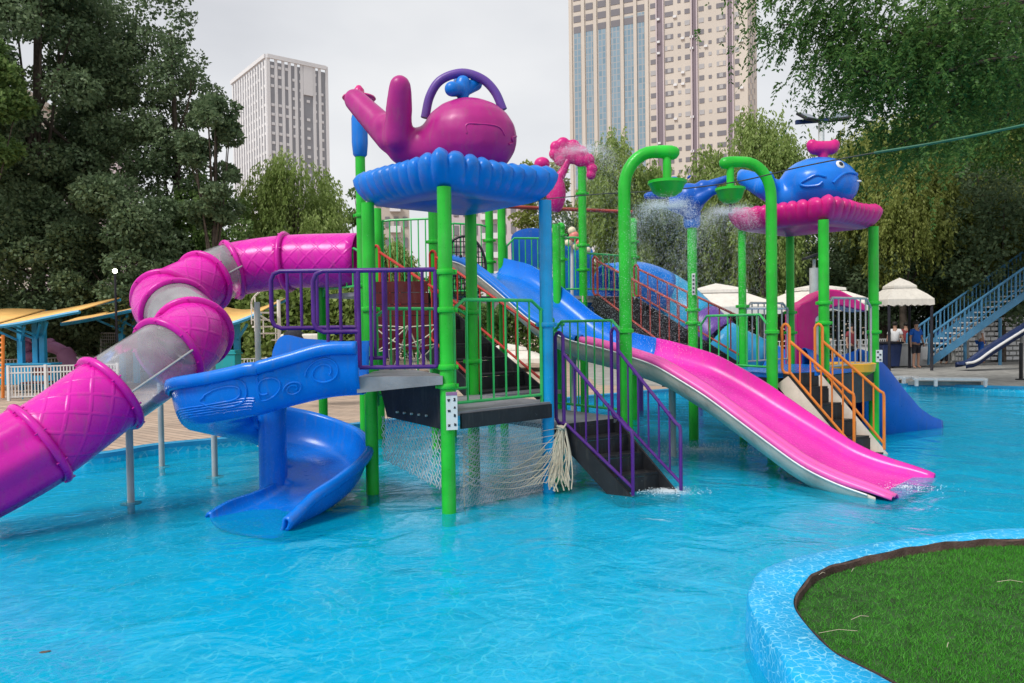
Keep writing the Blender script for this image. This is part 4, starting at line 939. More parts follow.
for _ in range(2): ic = [(ic[i - 1] + ic[i] * 2 + ic[(i + 1) % 240]) / 4 for i in range(240)]
mb = MB(); r_ = []
for l, l2, f, z in ((oc, ic, -.10, -.36), (oc, ic, -.03, .0), (oc, ic, 0, ZK - .03), (oc, ic, .04, ZK - .006), (oc, ic, .12, ZK), (oc, ic, .97, ZK), (oc, ic, 1.0, ZK - .006)):
    r_.append([a.lerp(b, f) + V((0, 0, z)) for a, b in zip(l, l2)])
mb.grid(r_, closed=True); kb = mb.build('island_kerb', 'kerb', smooth=50); struct(kb)
mb = MB(); ic2 = [a.lerp(b, 1.02) for a, b in zip(oc, ic)]; ic3 = [a.lerp(b, 1.06) for a, b in zip(oc, ic)]
mb.grid([[p + V((0, 0, z + .006 * math.sin(i * 1.3) + .004 * math.sin(i * .37))) for i, p in enumerate(l)] for l, z in ((ic2, ZK - .20), (ic2, ZK - .001), (ic3, ZK - .012), (ic3, ZK - .2))], closed=True); struct(mb.build('soil_edging', 'edging', smooth=40))
GZ = .16
io = fill([[(p.x, p.y) for p in ic2]], GZ, 'island_soil', 'soil'); struct(io)
# grass blades in the part of the island the photo shows
def inside(poly, x, y):
    c = False; k = len(poly); j = k - 1
    for i in range(k):
        a, b = poly[i], poly[j]
        if (a.y > y) != (b.y > y) and x < (b.x - a.x) * (y - a.y) / (b.y - a.y) + a.x: c = not c
        j = i
    return c
def tri_mesh(name, v, f, mat, parent=None, base=None):
    """fast mesh from arrays: v (n,3), f (m,k)"""
    me = bpy.data.meshes.new(name); v = np.asarray(v, dtype=np.float32)
    if base is not None: v = v - np.array(base, dtype=np.float32)
    k = f.shape[1]; me.vertices.add(len(v)); me.vertices.foreach_set('co', v.ravel())
    me.loops.add(f.size); me.loops.foreach_set('vertex_index', f.astype(np.int32).ravel())
    me.polygons.add(len(f)); me.polygons.foreach_set('loop_start', np.arange(0, f.size, k, dtype=np.int32)); me.polygons.foreach_set('loop_total', np.full(len(f), k, dtype=np.int32))
    me.update(calc_edges=True); me.materials.append(M[mat]); o = bpy.data.objects.new(name, me); COL.objects.link(o)
    if parent: o.parent = parent
    return o
ng = 330000; gx = rng.uniform(1.5, 7.4, ng); gy = rng.uniform(1.6, 6.0, ng)
from mathutils import geometry
poly = [(p.x, p.y) for p in ic3][::3]
px_, py_ = np.array([p[0] for p in poly]), np.array([p[1] for p in poly]); ins_ = np.zeros(ng, bool); j = len(poly) - 1
for i in range(len(poly)):
    cnd = (py_[i] > gy) != (py_[j] > gy)
    with np.errstate(divide='ignore', invalid='ignore'): cr = gx < (px_[j] - px_[i]) * (gy - py_[i]) / (py_[j] - py_[i]) + px_[i]
    ins_ ^= cnd & cr; j = i
dens = np.sin(gx * 2.1 + np.sin(gy * 1.7)) * np.sin(gy * 2.7 + 1.3 * np.sin(gx * 1.1)) * .5 + .5
ins_ &= rng.random(ng) < (.55 + .45 * dens)
gx, gy, dens = gx[ins_], gy[ins_], dens[ins_]; m_ = len(gx); h = rng.uniform(.010, .026, m_) * (.75 + .4 * dens); a = rng.uniform(0, 2 * np.pi, m_); w = rng.uniform(.0011, .0022, m_); ln = rng.uniform(0, .03, m_); la = rng.uniform(0, 2 * np.pi, m_)
v = np.zeros((m_, 3, 3)); v[:, 0] = np.c_[gx + w * np.cos(a), gy + w * np.sin(a), np.full(m_, GZ)]; v[:, 1] = np.c_[gx - w * np.cos(a), gy - w * np.sin(a), np.full(m_, GZ)]; v[:, 2] = np.c_[gx + ln * np.cos(la), gy + ln * np.sin(la), GZ + h]
tag(tri_mesh('grass', v.reshape(-1, 3), np.arange(m_ * 3).reshape(-1, 3), 'grass'), 'short green lawn inside the printed blue kerb', 'grass', None, 'stuff')
# straw lying on the lawn: uncountable litter
mb = MB(); random.seed(3)
for x, y, l_, an in [(853, 570, .10, .9), (1010, 582, .2, -.15), (838, 632, .28, .05), (860, 618, .16, .3), (948, 645, .08, .9), (822, 574, .08, .5)]:
    p = gd(x, y, GZ + .045); d_ = V((math.cos(an), math.sin(an), .02)) * l_ / 2.6; mb.tube([p - d_, p + V((.01, .015, .008)), p + d_], .0014, 4)
tag(mb.build('straw_litter', 'rope', smooth=0), 'few pale dry stalks scattered on the lawn', 'litter', None, 'stuff')
p = gd(44, 652, .0); lf = organic('fallen_leaf', [(p, (.028, .018, .004)), (p + V((.025, .004, .003)), (.018, .012, .004))], 'bark', None, .004, smooth=2); tag(lf, 'small brown dead leaf floating on the water at the lower left', 'leaf')

# ------------------------------------------------------------------ far furniture
def fence(name_lab, a, b, h=.88, n=24, mat='white', grp='fences round the pool deck', posts=None):
    a = V((a.x, a.y, DZ)); b = V((b.x, b.y, DZ)); d = b - a; t = thing('fence', name_lab, 'fence', a, grp)
    mb = MB()
    for z in (.10, h * .82, h): mb.beam(a + V((0, 0, z)), b + V((0, 0, z)), .03, .035)
    for i in range(n + 1): p = a + d * (i / n); mb.box(p + V((0, 0, h / 2 + .05)), (.022, .022, h - .1))
    mb.build('rail_panel', mat, t, smooth=0)
    for i in range((posts or max(2, n // 10)) + 1):
        p = a + d * (i / (posts or max(2, n // 10))); MB().box(p + V((0, 0, h / 2 + .02)), (.06, .06, h + .04)).build('post', mat, t, smooth=0)
    return t
fence('white railing fence nearest the magenta tube at the left edge', gd(9, 401, DZ), gd(118, 397, DZ), .88, 34)
fence('white fence farther back under the blue shelter posts', gd(0, 387, DZ), gd(100, 381, DZ), .88, 30)
fence('white low fence behind the white post left of the blue slide', gd(232, 384, DZ), gd(300, 381, DZ), .8, 22)
fence('tall dark iron fence in front of the left hedge', gd(-30, 376, DZ), gd(330, 372, DZ), 1.7, 130, 'cloth_dark')
fence('white fence behind the man in the blue shirt', gd(876, 364, DZ), gd(932, 362.5, DZ), 1.0, 30)
fence('grey guard fence at the foot of the blue stair', gd(929, 364, DZ), gd(968, 363, DZ), 1.0, 12, 'grey_metal')
fence('white fence under the cream tents beyond the right tower', gd(745, 368, DZ), gd(868, 365, DZ), 1.0, 40)

def shelter(lab, x0, x1, py_eave, Y, posts, wave, py_base):
    xa, xb = at(x0, 330, Y).x, at(x1, 330, Y).x; ze = hz(py_eave, (x0 + x1) / 2, Y)
    t = thing('shelter', lab, 'shelter', ((xa + xb) / 2, Y, DZ), 'blue shelters with orange wavy roofs')
    def crv(u): return wave[0] * math.sin(u * math.pi * 1.1 + wave[1]) + wave[2] * u
    rows = []; N_ = 18
    for i in range(N_ + 1):
        u = i / N_; z = ze + crv(u); rows.append([(xa + (xb - xa) * u, Y - .9, z), (xa + (xb - xa) * u, Y + 1.3, z + .42)])
    MB().grid(rows).build('roof_sheet', 'orange_roof', t, smooth=60, solid=.03, offset=0)
    for y_, dz in ((Y - .93, 0), (Y + 1.33, .42)):
        mb = MB(); mb.tube([(xa + (xb - xa) * i / N_, y_, ze + crv(i / N_) - .05 + dz) for i in range(N_ + 1)], .06, 6); mb.build('eave_beam', 'sky_blue', t)
    for px in posts:
        x = at(px, 340, Y).x; u = (x - xa) / (xb - xa); mb = MB(); mb.box((x, Y, (DZ + ze + crv(u)) / 2 + .1), (.15, .15, ze + crv(u) - DZ + .1)); pp_ = mb.build('post', 'sky_blue', t, smooth=0)
        for s in (-1, 1): MB().beam((x, Y, ze + crv(u) - .5), (x + s * .5, Y - .6, ze + crv(min(1, max(0, u + s * .12))) - .08), .06, .06).build('brace', 'sky_blue', pp_, smooth=0)
    return t
shelter('blue shelter with orange roof at the far left end', 18, 98, 323, 22.5, (21, 36, 43), (.05, 4.2, .30), 387)
shelter('blue shelter half hidden behind the curl of the magenta tube', 78, 165, 321, 25, (122, 136), (.05, 4.2, .42), 380)
shelter('blue shelter with pale orange roof right of the magenta tube', 205, 272, 319, 21.5, (237,), (-.18, 0.1, .12), 390)
shelter('low blue shelter whose edge enters at the left border', -60, 20, 324, 23, (-30,), (.05, 0, .03), 390)
bx = thing('planter_box', 'blue box bench between the left shelter posts', 'box', at(30, 370, 22), None); MB().box(at(30, 374, 22.2), (1.5, .5, .6)).build('box_body', 'sky_blue', bx, bevel=.02); MB().box(at(30, 364, 22.2), (1.56, .56, .05)).build('lid', 'sky_blue', bx, bevel=.01)
bx = thing('planter_box', 'teal box at the foot of the shelter right of the tube', 'box', at(225, 366, 21), None); MB().box(at(225, 368, 21), (.75, .5, 1.0)).build('box_body', 'teal', bx, bevel=.02); MB().box(at(225, 353.5, 21), (.8, .55, .04)).build('lid', 'teal', bx, bevel=.01)
ch = thing('lounge_chair', 'dark red and blue folding chair behind the white fence at the left', 'chair', gd(38, 398, DZ)); c_ = gd(38, 398, DZ)
MB().box(c_ + V((0, 0, .42)), (.62, .5, .05)).build('seat', 'darkred', ch, bevel=.01); MB().box(c_ + V((0, .25, .7)), (.62, .04, .22)).build('backrest', 'darkred', ch, bevel=.01)
for sx in (-.28, .28):
    for sy in (-.2, .22): MB().tube([c_ + V((sx, sy, 0)), c_ + V((sx, sy, .42 if sy < 0 else .82))], .018, 6).build('leg', 'sky_blue', ch)
# mauve ride arm, orange lattice, screen, spiral steps, white post lamp
rd = thing('ride_arm', 'mauve curved amusement ride arm with round bulbs behind the left fence', 'ride', at(60, 380, 25)); q = lambda x, y: at(x, y, 25)
MB().tube(catmull([q(26, 338), q(44, 345), q(60, 350), q(70, 362), q(76, 384)], 6), [.10] * 6 + [.2] * 8 + [.28] * 8 + [.26] * 3, 12).build('arm', 'mauve', rd)
MB().tube(catmull([q(52, 346), q(62, 352), q(72, 366), q(77, 392)], 6), .10, 10).build('arm', 'mauve', rd)
for x, y, r_ in ((50, 343, .17), (26, 347, .2), (72, 358, .17), (30, 357, .18)): MB().ball(q(x, y), r_, 14).build('bulb', 'mauve', rd)
for a_, b_ in (((45, 360), (58, 372)), ((75, 357), (98, 368)), ((97, 368), (116, 346))): MB().tube([q(*a_), q(*b_)], .045, 8).build('strut', 'white', rd)
MB().tube([q(22, 392), q(26, 350)], .05, 8).build('leg', 'mauve', rd)
og = thing('lattice_frame', 'orange lattice climbing frame cut by the left border of the view', 'climbing frame', at(-8, 390, 20)); mb = MB()
for k in range(9): mb.tube([at(-24, 336 + k * 5, 20), at(4, 338 + k * 5, 20)], .03, 6)
for x in (-22, -9, 3): mb.tube([at(x, 335, 20), at(x, 398, 20)], .04, 8)
mb.build('lattice', 'orange', og)
sc_ = thing('net_screen', 'grey net screen on slanting poles between the two left shelters', 'screen', at(112, 360, 26)); mb = MB()
f0, f1, f2_, f3 = at(101, 333, 26), at(120, 333, 26), at(120, 366, 26), at(101, 366, 26); mb.tube([f0, f1, f2_, f3, f0], .03, 6); mb.build('frame', 'grey_metal', sc_)
mb = MB()
for k in range(1, 10): mb.tube([f0.lerp(f1, k / 10), f3.lerp(f2_, k / 10)], .008, 4); mb.tube([f0.lerp(f3, k / 10), f1.lerp(f2_, k / 10)], .008, 4)
mb.build('mesh', 'grey_metal', sc_, smooth=0)
sw = thing('spiral_steps', 'cream steel spiral steps behind the purple looped rail', 'steps', at(280, 380, 20)); 
for k in range(9):
    a_ = k * .5; c_ = at(280, 372, 20); MB().box(c_ + V((.42 * math.cos(a_), .42 * math.sin(a_), .12 + k * .18)), (.55, .24, .04), rz=a_).build('step', 'canvas', sw, smooth=0)
mb = MB(); c_ = at(280, 372, 20); mb.tube([c_ + V((.68 * math.cos(k * .25), .68 * math.sin(k * .25), .55 + k * .09)) for k in range(18)], .025, 6); mb.tube([c_, c_ + V((0, 0, 1.9))], .05, 8)
for k in range(0, 18, 2): mb.tube([c_ + V((.68 * math.cos(k * .25), .68 * math.sin(k * .25), k * .09)), c_ + V((.68 * math.cos(k * .25), .68 * math.sin(k * .25), .55 + k * .09))], .016, 6)
mb.build('handrail', 'canvas', sw)
cv = thing('covered_seat', 'pink and white covered seat behind the blue spiral slide wall', 'seat', at(302, 372, 17)); MB().box(at(303, 345, 17), (.85, .6, .5)).build('seat_body', 'canvas', cv, bevel=.04); MB().ball(at(294, 341, 16.8), .28, 14, (1, .8, 1)).build('headrest', 'cloth_dark', cv)
MB().tube([at(303, 345, 17), at(303, 392, 17)], .05, 8).build('leg', 'grey_metal', cv)
la = thing('street_lamp', 'lit white globe lamp glowing in front of the dark left trees', 'lamp', at(115, 376, 29))
me_, nt_, b_ = nmat('lamp_glow'); b_.inputs['Emission Color'].default_value = (1, .97, .9, 1); b_.inputs['Emission Strength'].default_value = 12; M['glow'] = me_
MB().ball(at(115, 271, 23), .065, 14).build('globe', 'glow', la); c_ = at(115, 271, 23); MB().tube([(c_.x, c_.y, DZ), (c_.x, c_.y, c_.z - .08)], .035, 8).build('post', 'cloth_dark', la)

def tent(lab, px0, px1, py_peak, py_tier, py_eave, Y, grp='cream two-tier tents', legs=True):
    xa, xb = at(px0, py_eave, Y).x, at(px1, py_eave, Y).x; cx_ = (xa + xb) / 2; hw = (xb - xa) / 2; zp, zt_, ze = hz(py_peak, px0, Y), hz(py_tier, px0, Y), hz(py_eave, px0, Y)
    t = thing('tent', lab, 'tent', (cx_, Y, DZ), grp); n = 48
    def ring(r, z, sag=0, dev=0):
        out = []
        for j in range(n):
            a_ = 2 * math.pi * j / n; c, s = math.cos(a_), math.sin(a_); m = 1 / max(abs(c), abs(s)); cor = abs(math.sin(2 * a_))
            out.append((cx_ + r * m * c, Y + r * m * s, z - sag * (1 - cor) + dev * math.sin(j * 3)))
        return out
    MB().grid([ring(.001, zp), ring(hw * .28, zp - (zp - zt_) * .45), ring(hw * .5, zt_ + .02), ring(hw * .51, zt_ - .06)], closed=True).build('vent_cap', 'canvas', t, smooth=30)
    MB().grid([ring(hw * .36, zt_ + .02), ring(hw * .45, zt_ - .05), ring(hw * .8, zt_ - (zt_ - ze) * .42, -.03), ring(hw, zt_ - (zt_ - ze) * .68), ring(hw * 1.01, ze, 0, .03)], closed=True).build('roof', 'canvas', t, smooth=30)
    for sx in (-.92, .92):
        for sy in (-.92, .92): MB().tube([(cx_ + hw * sx, Y + hw * sy, DZ), (cx_ + hw * sx, Y + hw * sy, ze + .1)], .05, 8).build('leg', 'cloth_dark', t)
tent('cream two-tier tent beside the man in the blue shirt', 877, 922, 278, 287, 306, 27)
tent('large cream tent behind the brownish red stair railings', 668, 764, 284, 292, 316, 20)
tent('cream tent behind the magenta hood and pale lamp column', 772, 858, 285, 290, 312, 24)
tent('small cream tent partly hidden by the right willow', 946, 1000, 300, 305, 318, 40)
tent('distant cream tent peeping between the front tower rails', 470, 545, 344, 349, 362, 30)

# litter bin
bn = thing('litter_bin', 'dark blue wheeled litter bin beside the tent pole', 'bin', gd(888, 368, DZ)); c_ = gd(888, 368, DZ); w_ = .36
mb = MB(); mb.add([c_ + V((x * k, y * k, z)) for z, k in ((.06, .8), (.9, 1)) for x, y in ((-w_, -w_), (w_, -w_), (w_, w_), (-w_, w_))], [(0, 3, 2, 1), (4, 5, 6, 7), (0, 1, 5, 4), (1, 2, 6, 5), (2, 3, 7, 6), (3, 0, 4, 7)]); mb.build('bin_body', 'bin', bn, bevel=.03)
MB().box(c_ + V((0, 0, .94)), (.8, .8, .07)).build('lid', 'cloth_dark', bn, bevel=.02)
for s in (-1, 1): MB().tube([c_ + V((s * .3, .3, .1)), c_ + V((s * .38, .3, .1))], .1, 12).build('wheel', 'black', bn)
# low white frames at the water's edge
def frame(lab, x0, x1, y0, y1):
    a_, b_ = gd(x0, y1, DZ), gd(x1, y1 + 1, DZ); h = at(x0, y0, a_.y).z - DZ; t = thing('pool_bench', lab, 'bench', a_, 'white poolside benches'); d_ = (b_ - a_).normalized(); nr = V((-d_.y, d_.x, 0))
    MB().beam(a_ + V((0, 0, h)) + nr * .25, b_ + V((0, 0, h)) + nr * .25, .5, .06).build('seat', 'white', t, smooth=0)
    for p in (a_ + d_ * .06, a_.lerp(b_, .3), b_ - d_ * .06): MB().box(p + V((0, 0, h / 2)), (.07, .07, h)).build('leg', 'white', t, smooth=0)
    MB().beam(a_ + V((0, .3, .06)), b_ + V((0, .3, .06)), .08, .1).build('foot_rail', 'kerb_stone', t, smooth=0)
frame('longer white bench frame on the right pool edge', 914, 988, 379, 386); frame('shorter white bench frame beside the deep blue slide', 893, 906, 377, 384)
# blue flight of stairs with the pale slide
bl = thing('stair', 'blue steel stair with white treads climbing towards the right border', 'stair', gd(932, 363, DZ))
Yb = 28.0; s_a, s_b = at(931, 362, Yb), at(1075, 259, Yb)
for dy in (0, 1.6):
    o_ = V((0, dy, 0)); MB().beam(s_a + o_, s_b + o_, .06, .24).build('stringer', 'steel_blue', bl, smooth=0)
    mb = MB(); up = V((0, 0, 1.0)); mb.tube([s_a + o_ + V((-.1, 0, -.1)), s_a + o_ + up + V((-.05, 0, 0)), s_b + o_ + up], .045, 8); mb.tube([s_a + o_ + V((0, 0, .35)), s_b + o_ + V((0, 0, .35))], .025, 6)
    for k in range(1, 34): p = s_a.lerp(s_b, k / 34) + o_; mb.tube([p, p + up], .022 if k % 4 else .04, 6)
    mb.build('handrail', 'steel_blue', bl)
for k in range(19):
    p = s_a.lerp(s_b, (k + .5) / 19) + V((0, .8, -.04)); MB().box(p, (.27, 1.5, .05)).build('tread', 'white', bl, smooth=0)
for x, y0 in ((965, 339), (1000, 318)):
    p = at(x, y0, Yb + .8); MB().tube([(p.x, p.y, DZ), (p.x, p.y, p.z)], .06, 8).build('support_post', 'steel_blue', bl)
gw = thing('block_wall', 'white gridded block wall seen through the blue stair', 'wall', at(990, 362, 31)); c_ = at(1010, 340, 31); mb = MB()
for r_ in range(9):
    for k in range(22): mb.box((c_.x - 2.2 + k * .3 + (r_ % 2) * .15, 31, DZ + .15 + r_ * .2), (.26, .2, .13))
mb.build('blocks', 'white', gw, smooth=0); MB().box((c_.x + 1, 31.15, DZ + .95), (6.6, .08, 1.9)).build('backing', 'grey_metal', gw, smooth=0)
wsld = thing('side_slide', 'pale grey slide chute resting on the deck below the blue stair', 'slide', gd(966, 366, DZ)); e0, e1 = gd(966, 366, DZ + .05), at(1060, 306, 26.0); e0.y = 26
e0 = at(965, 365, 26.0); e0.z = max(e0.z, DZ + .06)
kk = catmull([e0 + V((-.15, 0, 0)), e0 + V((.25, 0, .1)), e0.lerp(e1, .3), e1], 6); rows = [[p + V((0, y, z)) for y, z in ((-.3, -.10), (-.3, .06), (-.26, .07), (-.22, .0), (.22, .0), (.26, .07), (.3, .06), (.3, -.10))] for p in kk]
MB().grid(rows).build('chute', 'bin', wsld, smooth=30, solid=.02); MB().tube([p + V((0, -.31, .07)) for p in kk], .045, 8).build('rim', 'white', wsld)
p = e0.lerp(e1, .6); MB().tube([(p.x, p.y, DZ), (p.x, p.y, p.z - .05)], .06, 8).build('support_post', 'grey_metal', wsld)
bp_ = thing('bollard', 'thin black post with bracket at the right border of the pool deck', 'post', gd(1021, 380, DZ)); c_ = gd(1021, 380, DZ); hh = at(1021, 343, c_.y).z
MB().tube([(c_.x, c_.y, DZ), (c_.x, c_.y, hh)], .05, 8).build('shaft', 'black', bp_); MB().lathe([(.14, 0), (.14, .03), (.05, .04)], (c_.x, c_.y, DZ), 12).build('foot_plate', 'black', bp_)

# floodlights
fl = thing('floodlight', 'twin floodlights on a white mast above the blue whale', 'floodlight', at(822, 330, 24), 'lights on masts'); c_ = at(818, 122, 24)
MB().tube([(c_.x + .1, 24, DZ), (c_.x + .1, 24, c_.z)], .09, 10).build('mast', 'white', fl); MB().beam(c_ + V((-.7, 0, 0)), c_ + V((.9, 0, .1)), .12, .12).build('crossarm', 'bin', fl)
for dx, rz, rx in ((-.35, 30, 35), (.65, -30, 35)):
    m3 = Matrix.Rotation(R(rz), 3, 'Z') @ Matrix.Rotation(R(rx), 3, 'X'); h_ = MB().box(c_ + V((dx, -.1, .12)), (.62, .5, .09), M3=m3).build('lamp_head', 'black', fl, bevel=.02); MB().box(c_ + V((dx, -.1, .12)) + m3 @ V((0, 0, .052)), (.5, .38, .02), M3=m3).build('lamp_glass', 'lens', h_, smooth=0)
f2 = thing('lamp_column', 'pale blue column with a tilted lamp cap behind the right tower', 'lamp', at(814, 340, 22), 'lights on masts'); c_ = at(814, 268, 22)
MB().tube([(c_.x, 22, DZ), (c_.x, 22, c_.z)], .13, 14).build('column', 'grey_metal', f2); MB().tube([(c_.x, 22, c_.z), (c_.x, 22, c_.z + .25)], .05, 8).build('neck', 'grey_metal', f2); MB().box(c_ + V((-.1, 0, .33)), (.4, .35, .07), M3=Matrix.Rotation(R(-20), 3, 'Y')).build('lamp_head', 'black', f2, bevel=.01)
# cable
ca = thing('cable', 'sagging dark cable running from the crimson ornament to the upper right', 'cable', at(557, 200, 12.3)); pts = [at(*k) for k in ((556, 198, 12.6), (600, 194, 11.9), (668, 190, 10.9), (735, 182, 10.2), (800, 167, 9.6), (862, 155, 9.2), (940, 142, 8.8), (1024, 125, 8.5), (1110, 104, 8.2))]
cc = catmull(pts, 6); k1 = 31; MB().tube(cc[:k1 + 1], .009, 6).build('bare_wire', 'cable', ca); MB().tube(cc[k1:], .016, 6).build('sheathed_wire', 'green_sheath', ca)
a_ = cc[0]; MB().tube([a_, at(495, 204, 13.6)], .008, 6).build('bare_wire', 'cable', ca)

# ------------------------------------------------------------------ people (far, about 40 px tall)
def person(lab, foot, hgt, face, shirt, shorts, legs_long=False, arms=0.15):
    s = hgt / 1.72; f = V((foot.x, foot.y, DZ)); t = thing('person', lab, 'person', f, 'people on the far deck'); rot = Matrix.Rotation(face, 3, 'Z')
    T = lambda x, y, z: f + rot @ V((x * s, y * s, z * s))
    def skin(name, verts, edges, rad, mat):
        me = bpy.data.meshes.new(name); me.from_pydata([T(*v) - f for v in verts], edges, []); o = bpy.data.objects.new(name, me); COL.objects.link(o); o.parent = t; me.materials.append(M[mat])
        m = o.modifiers.new('skin', 'SKIN'); m.use_smooth_shade = True
        sv = me.skin_vertices[0].data if me.skin_vertices else None
        if sv is None:
            me.skin_vertices if False else None
        for i, r in enumerate(rad): me.skin_vertices[0].data[i].radius = (r[0] * s, r[1] * s)
        me.skin_vertices[0].data[0].use_root = True
        m2 = o.modifiers.new('sub', 'SUBSURF'); m2.levels = m2.render_levels = 1; return o
    b = [(0, 0, .93), (0, 0, 1.12), (0, 0, 1.36), (0, 0, 1.47), (0, -.01, 1.56), (0, -.01, 1.66)]
    v = b + [(.17, 0, 1.38), (.21 + arms * .3, .0, 1.12), (.22 + arms * .5, -.06, .86), (.22 + arms * .5, -.08, .78), (-.17, 0, 1.38), (-.21 - arms * .3, 0, 1.12), (-.22 - arms * .5, -.06, .86), (-.22 - arms * .5, -.08, .78), (.09, 0, .86), (.10, -.01, .48), (.11, .01, .08), (.11, -.12, .04), (-.09, 0, .86), (-.10, -.01, .48), (-.11, .01, .08), (-.11, -.12, .04)]
    e = [(0, 1), (1, 2), (2, 3), (3, 4), (4, 5), (2, 6), (6, 7), (7, 8), (8, 9), (2, 10), (10, 11), (11, 12), (12, 13), (0, 14), (14, 15), (15, 16), (16, 17), (0, 18), (18, 19), (19, 20), (20, 21)]
    rd_ = [(.13, .10), (.13, .10), (.12, .09), (.055, .055), (.09, .10), (.07, .08), (.05, .05), (.04, .04), (.03, .03), (.035, .02), (.05, .05), (.04, .04), (.03, .03), (.035, .02), (.08, .08), (.06, .06), (.04, .04), (.04, .03), (.08, .08), (.06, .06), (.04, .04), (.04, .03)]
    skin('body', v, e, rd_, 'skin')
    skin('shirt', [(0, 0, .86), (0, 0, 1.12), (0, 0, 1.38), (.17, 0, 1.39), (.22 + arms * .2, 0, 1.2), (-.17, 0, 1.39), (-.22 - arms * .2, 0, 1.2)], [(0, 1), (1, 2), (2, 3), (3, 4), (2, 5), (5, 6)], [(.20, .165), (.165, .13), (.14, .115), (.075, .075), (.07, .07), (.075, .075), (.07, .07)], shirt)
    kz = .1 if legs_long else .5
    skin('trousers' if legs_long else 'shorts', [(0, 0, .99), (.09, 0, .84), (.105, 0, kz), (-.09, 0, .84), (-.105, 0, kz)], [(0, 1), (1, 2), (0, 3), (3, 4)], [(.185, .15), (.105, .105), (.08 if not legs_long else .06,) * 2, (.10, .10), (.08 if not legs_long else .06,) * 2], shorts)
    MB().ball(T(0, .015, 1.655), .108 * s, 12, (1, 1.05, .85)).build('hair', 'hair', t)
    return t
for lab, (x, y, Yp), h_, fc, a_, b_, c_ in (('person in a bright blue shirt and dark shorts standing by the tent pole', (916, 362, 27.5), 1.72, .3, 'cloth_blue', 'cloth_dark', False), ('person in a white shirt under the cream tent', (895, 362, 29.5), 1.7, 2.6, 'cloth_white', 'cloth_dark', True), ('person in a maroon shirt between the white and blue shirted people', (906, 362, 31), 1.66, 3.0, 'cloth_red', 'cloth_dark', True),
        ('person in a white shirt behind the blue stair railing', (981, 362, 30.2), 1.7, 1.2, 'cloth_white', 'cloth_blue', True), ('person in blue clothes near the foot of the blue stair', (944, 362, 30), 1.6, -1.0, 'cloth_blue', 'cloth_dark', True), ('person in a maroon top seen past the right tower railing', (851, 362, 28), 1.65, .5, 'cloth_red', 'cloth_dark', True)):
    p = at(x, 340, Yp); person(lab, p, h_, fc, a_, b_, c_)
tb_ = thing('banner_table', 'long white counter with a blue band beneath the cream tent', 'counter', at(890, 362, 28.8)); c_ = at(894, 340, 28.8); MB().box((c_.x, c_.y, .55), (2.3, .5, .8)).build('counter_body', 'white', tb_, bevel=.02); MB().box((c_.x, c_.y, .97), (2.4, .6, .04)).build('counter_top', 'grey_metal', tb_, bevel=.01)

# ------------------------------------------------------------------ buildings
def bmat(name, c, rough=.8): m = plastic(name, c, rough, .08, scale=.05); M[name] = m
bmat('tower_cream', (.60, .54, .48)); bmat('tower_pink', (.56, .48, .51)); bmat('recess', (.22, .18, .21)); bmat('glass_blue', (.14, .22, .28), .3); bmat('window_dark', (.20, .19, .21), .3); bmat('window_pale', (.40, .39, .40), .5); bmat('fin_white', (.70, .70, .72)); bmat('slot_grey', (.28, .29, .32), .6); bmat('block_beige', (.50, .45, .40))
def glass_grid(name, w, hgt, c1, c2):
    m, nt, b = nmat(name); co = coord(nt); mp = N(nt, 'ShaderNodeMapping'); mp.inputs['Rotation'].default_value = (R(90), 0, 0); L(nt, co, mp.inputs[0])
    br = N(nt, 'ShaderNodeTexBrick'); br.offset = 0; br.inputs['Scale'].default_value = 1; br.inputs['Brick Width'].default_value = w; br.inputs['Row Height'].default_value = hgt; br.inputs['Mortar Size'].default_value = .12; br.inputs['Color1'].default_value = (*c1, 1); br.inputs['Color2'].default_value = (*c2, 1); br.inputs['Mortar'].default_value = (.34, .36, .38, 1)
    L(nt, mp.outputs[0], br.inputs[0]); L(nt, br.outputs[0], b.inputs['Base Color']); b.inputs['Roughness'].default_value = .25; M[name] = m
glass_grid('curtain_glass', .95, 1.7, (.16, .26, .34), (.24, .34, .42))
# big tower on the right
Yt = 200.0; rot = R(23); cor = at(749.5, 320, Yt); cor.z = 0
bt_ = thing('tower_block', 'tall cream and pink residential tower with blue glass strips behind the trees', 'tower block', (cor.x, cor.y, 0)); bt_.rotation_euler = (0, 0, 0)
ux = V((-math.cos(rot), math.sin(rot), 0)); uy = V((math.sin(rot), math.cos(rot), 0))       # along the face to the left / into the block
def fx(px):      # face coordinate (metres left of the corner) whose image column is px
    k = (px - 512 + 3.5) / F; d0 = (cor.x - k * cor.y) / (k * ux.y - ux.x); return d0
Htop = 98
wl_ = fx(570); base_ = cor
def fbox(mb, a, b, z0, z1, dep, th=.4, o=None):    # a slab on the front face, from a to b metres left of the corner, standing dep proud
    o = o or cor; c = o + ux * ((a + b) / 2) - uy * (dep - th / 2) + V((0, 0, (z0 + z1) / 2)); m3 = Matrix((ux, uy, V((0, 0, 1)))).transposed(); return mb.box(c, (abs(b - a), th, z1 - z0), M3=m3)
mb = MB(); fbox(mb, 0, wl_, 0, Htop, 0, 26); mb.build('wall', 'tower_cream', bt_, smooth=0)
zr_ = lambda py: hz(py, 620, 190)
for k, (x0, x1, pt) in enumerate(((574, 581, 31), (586, 593, 27), (598, 606, 24), (611, 620, 21), (624, 633, 17), (637, 644, 13))):
    a_, b_ = fx(x0), fx(x1); mb = MB(); fbox(mb, a_, b_, 4, hz(pt, x0, cor.y + ux.y * a_), .06, .3); mb.build('glass_strip', 'curtain_glass', bt_, smooth=0)
for x0, x1 in ((657, 662), (691.5, 695.5), (727, 731)):
    mb = MB(); fbox(mb, fx(x0), fx(x1), 0, Htop, .05, .3); mb.build('recess_strip', 'recess', bt_, smooth=0)
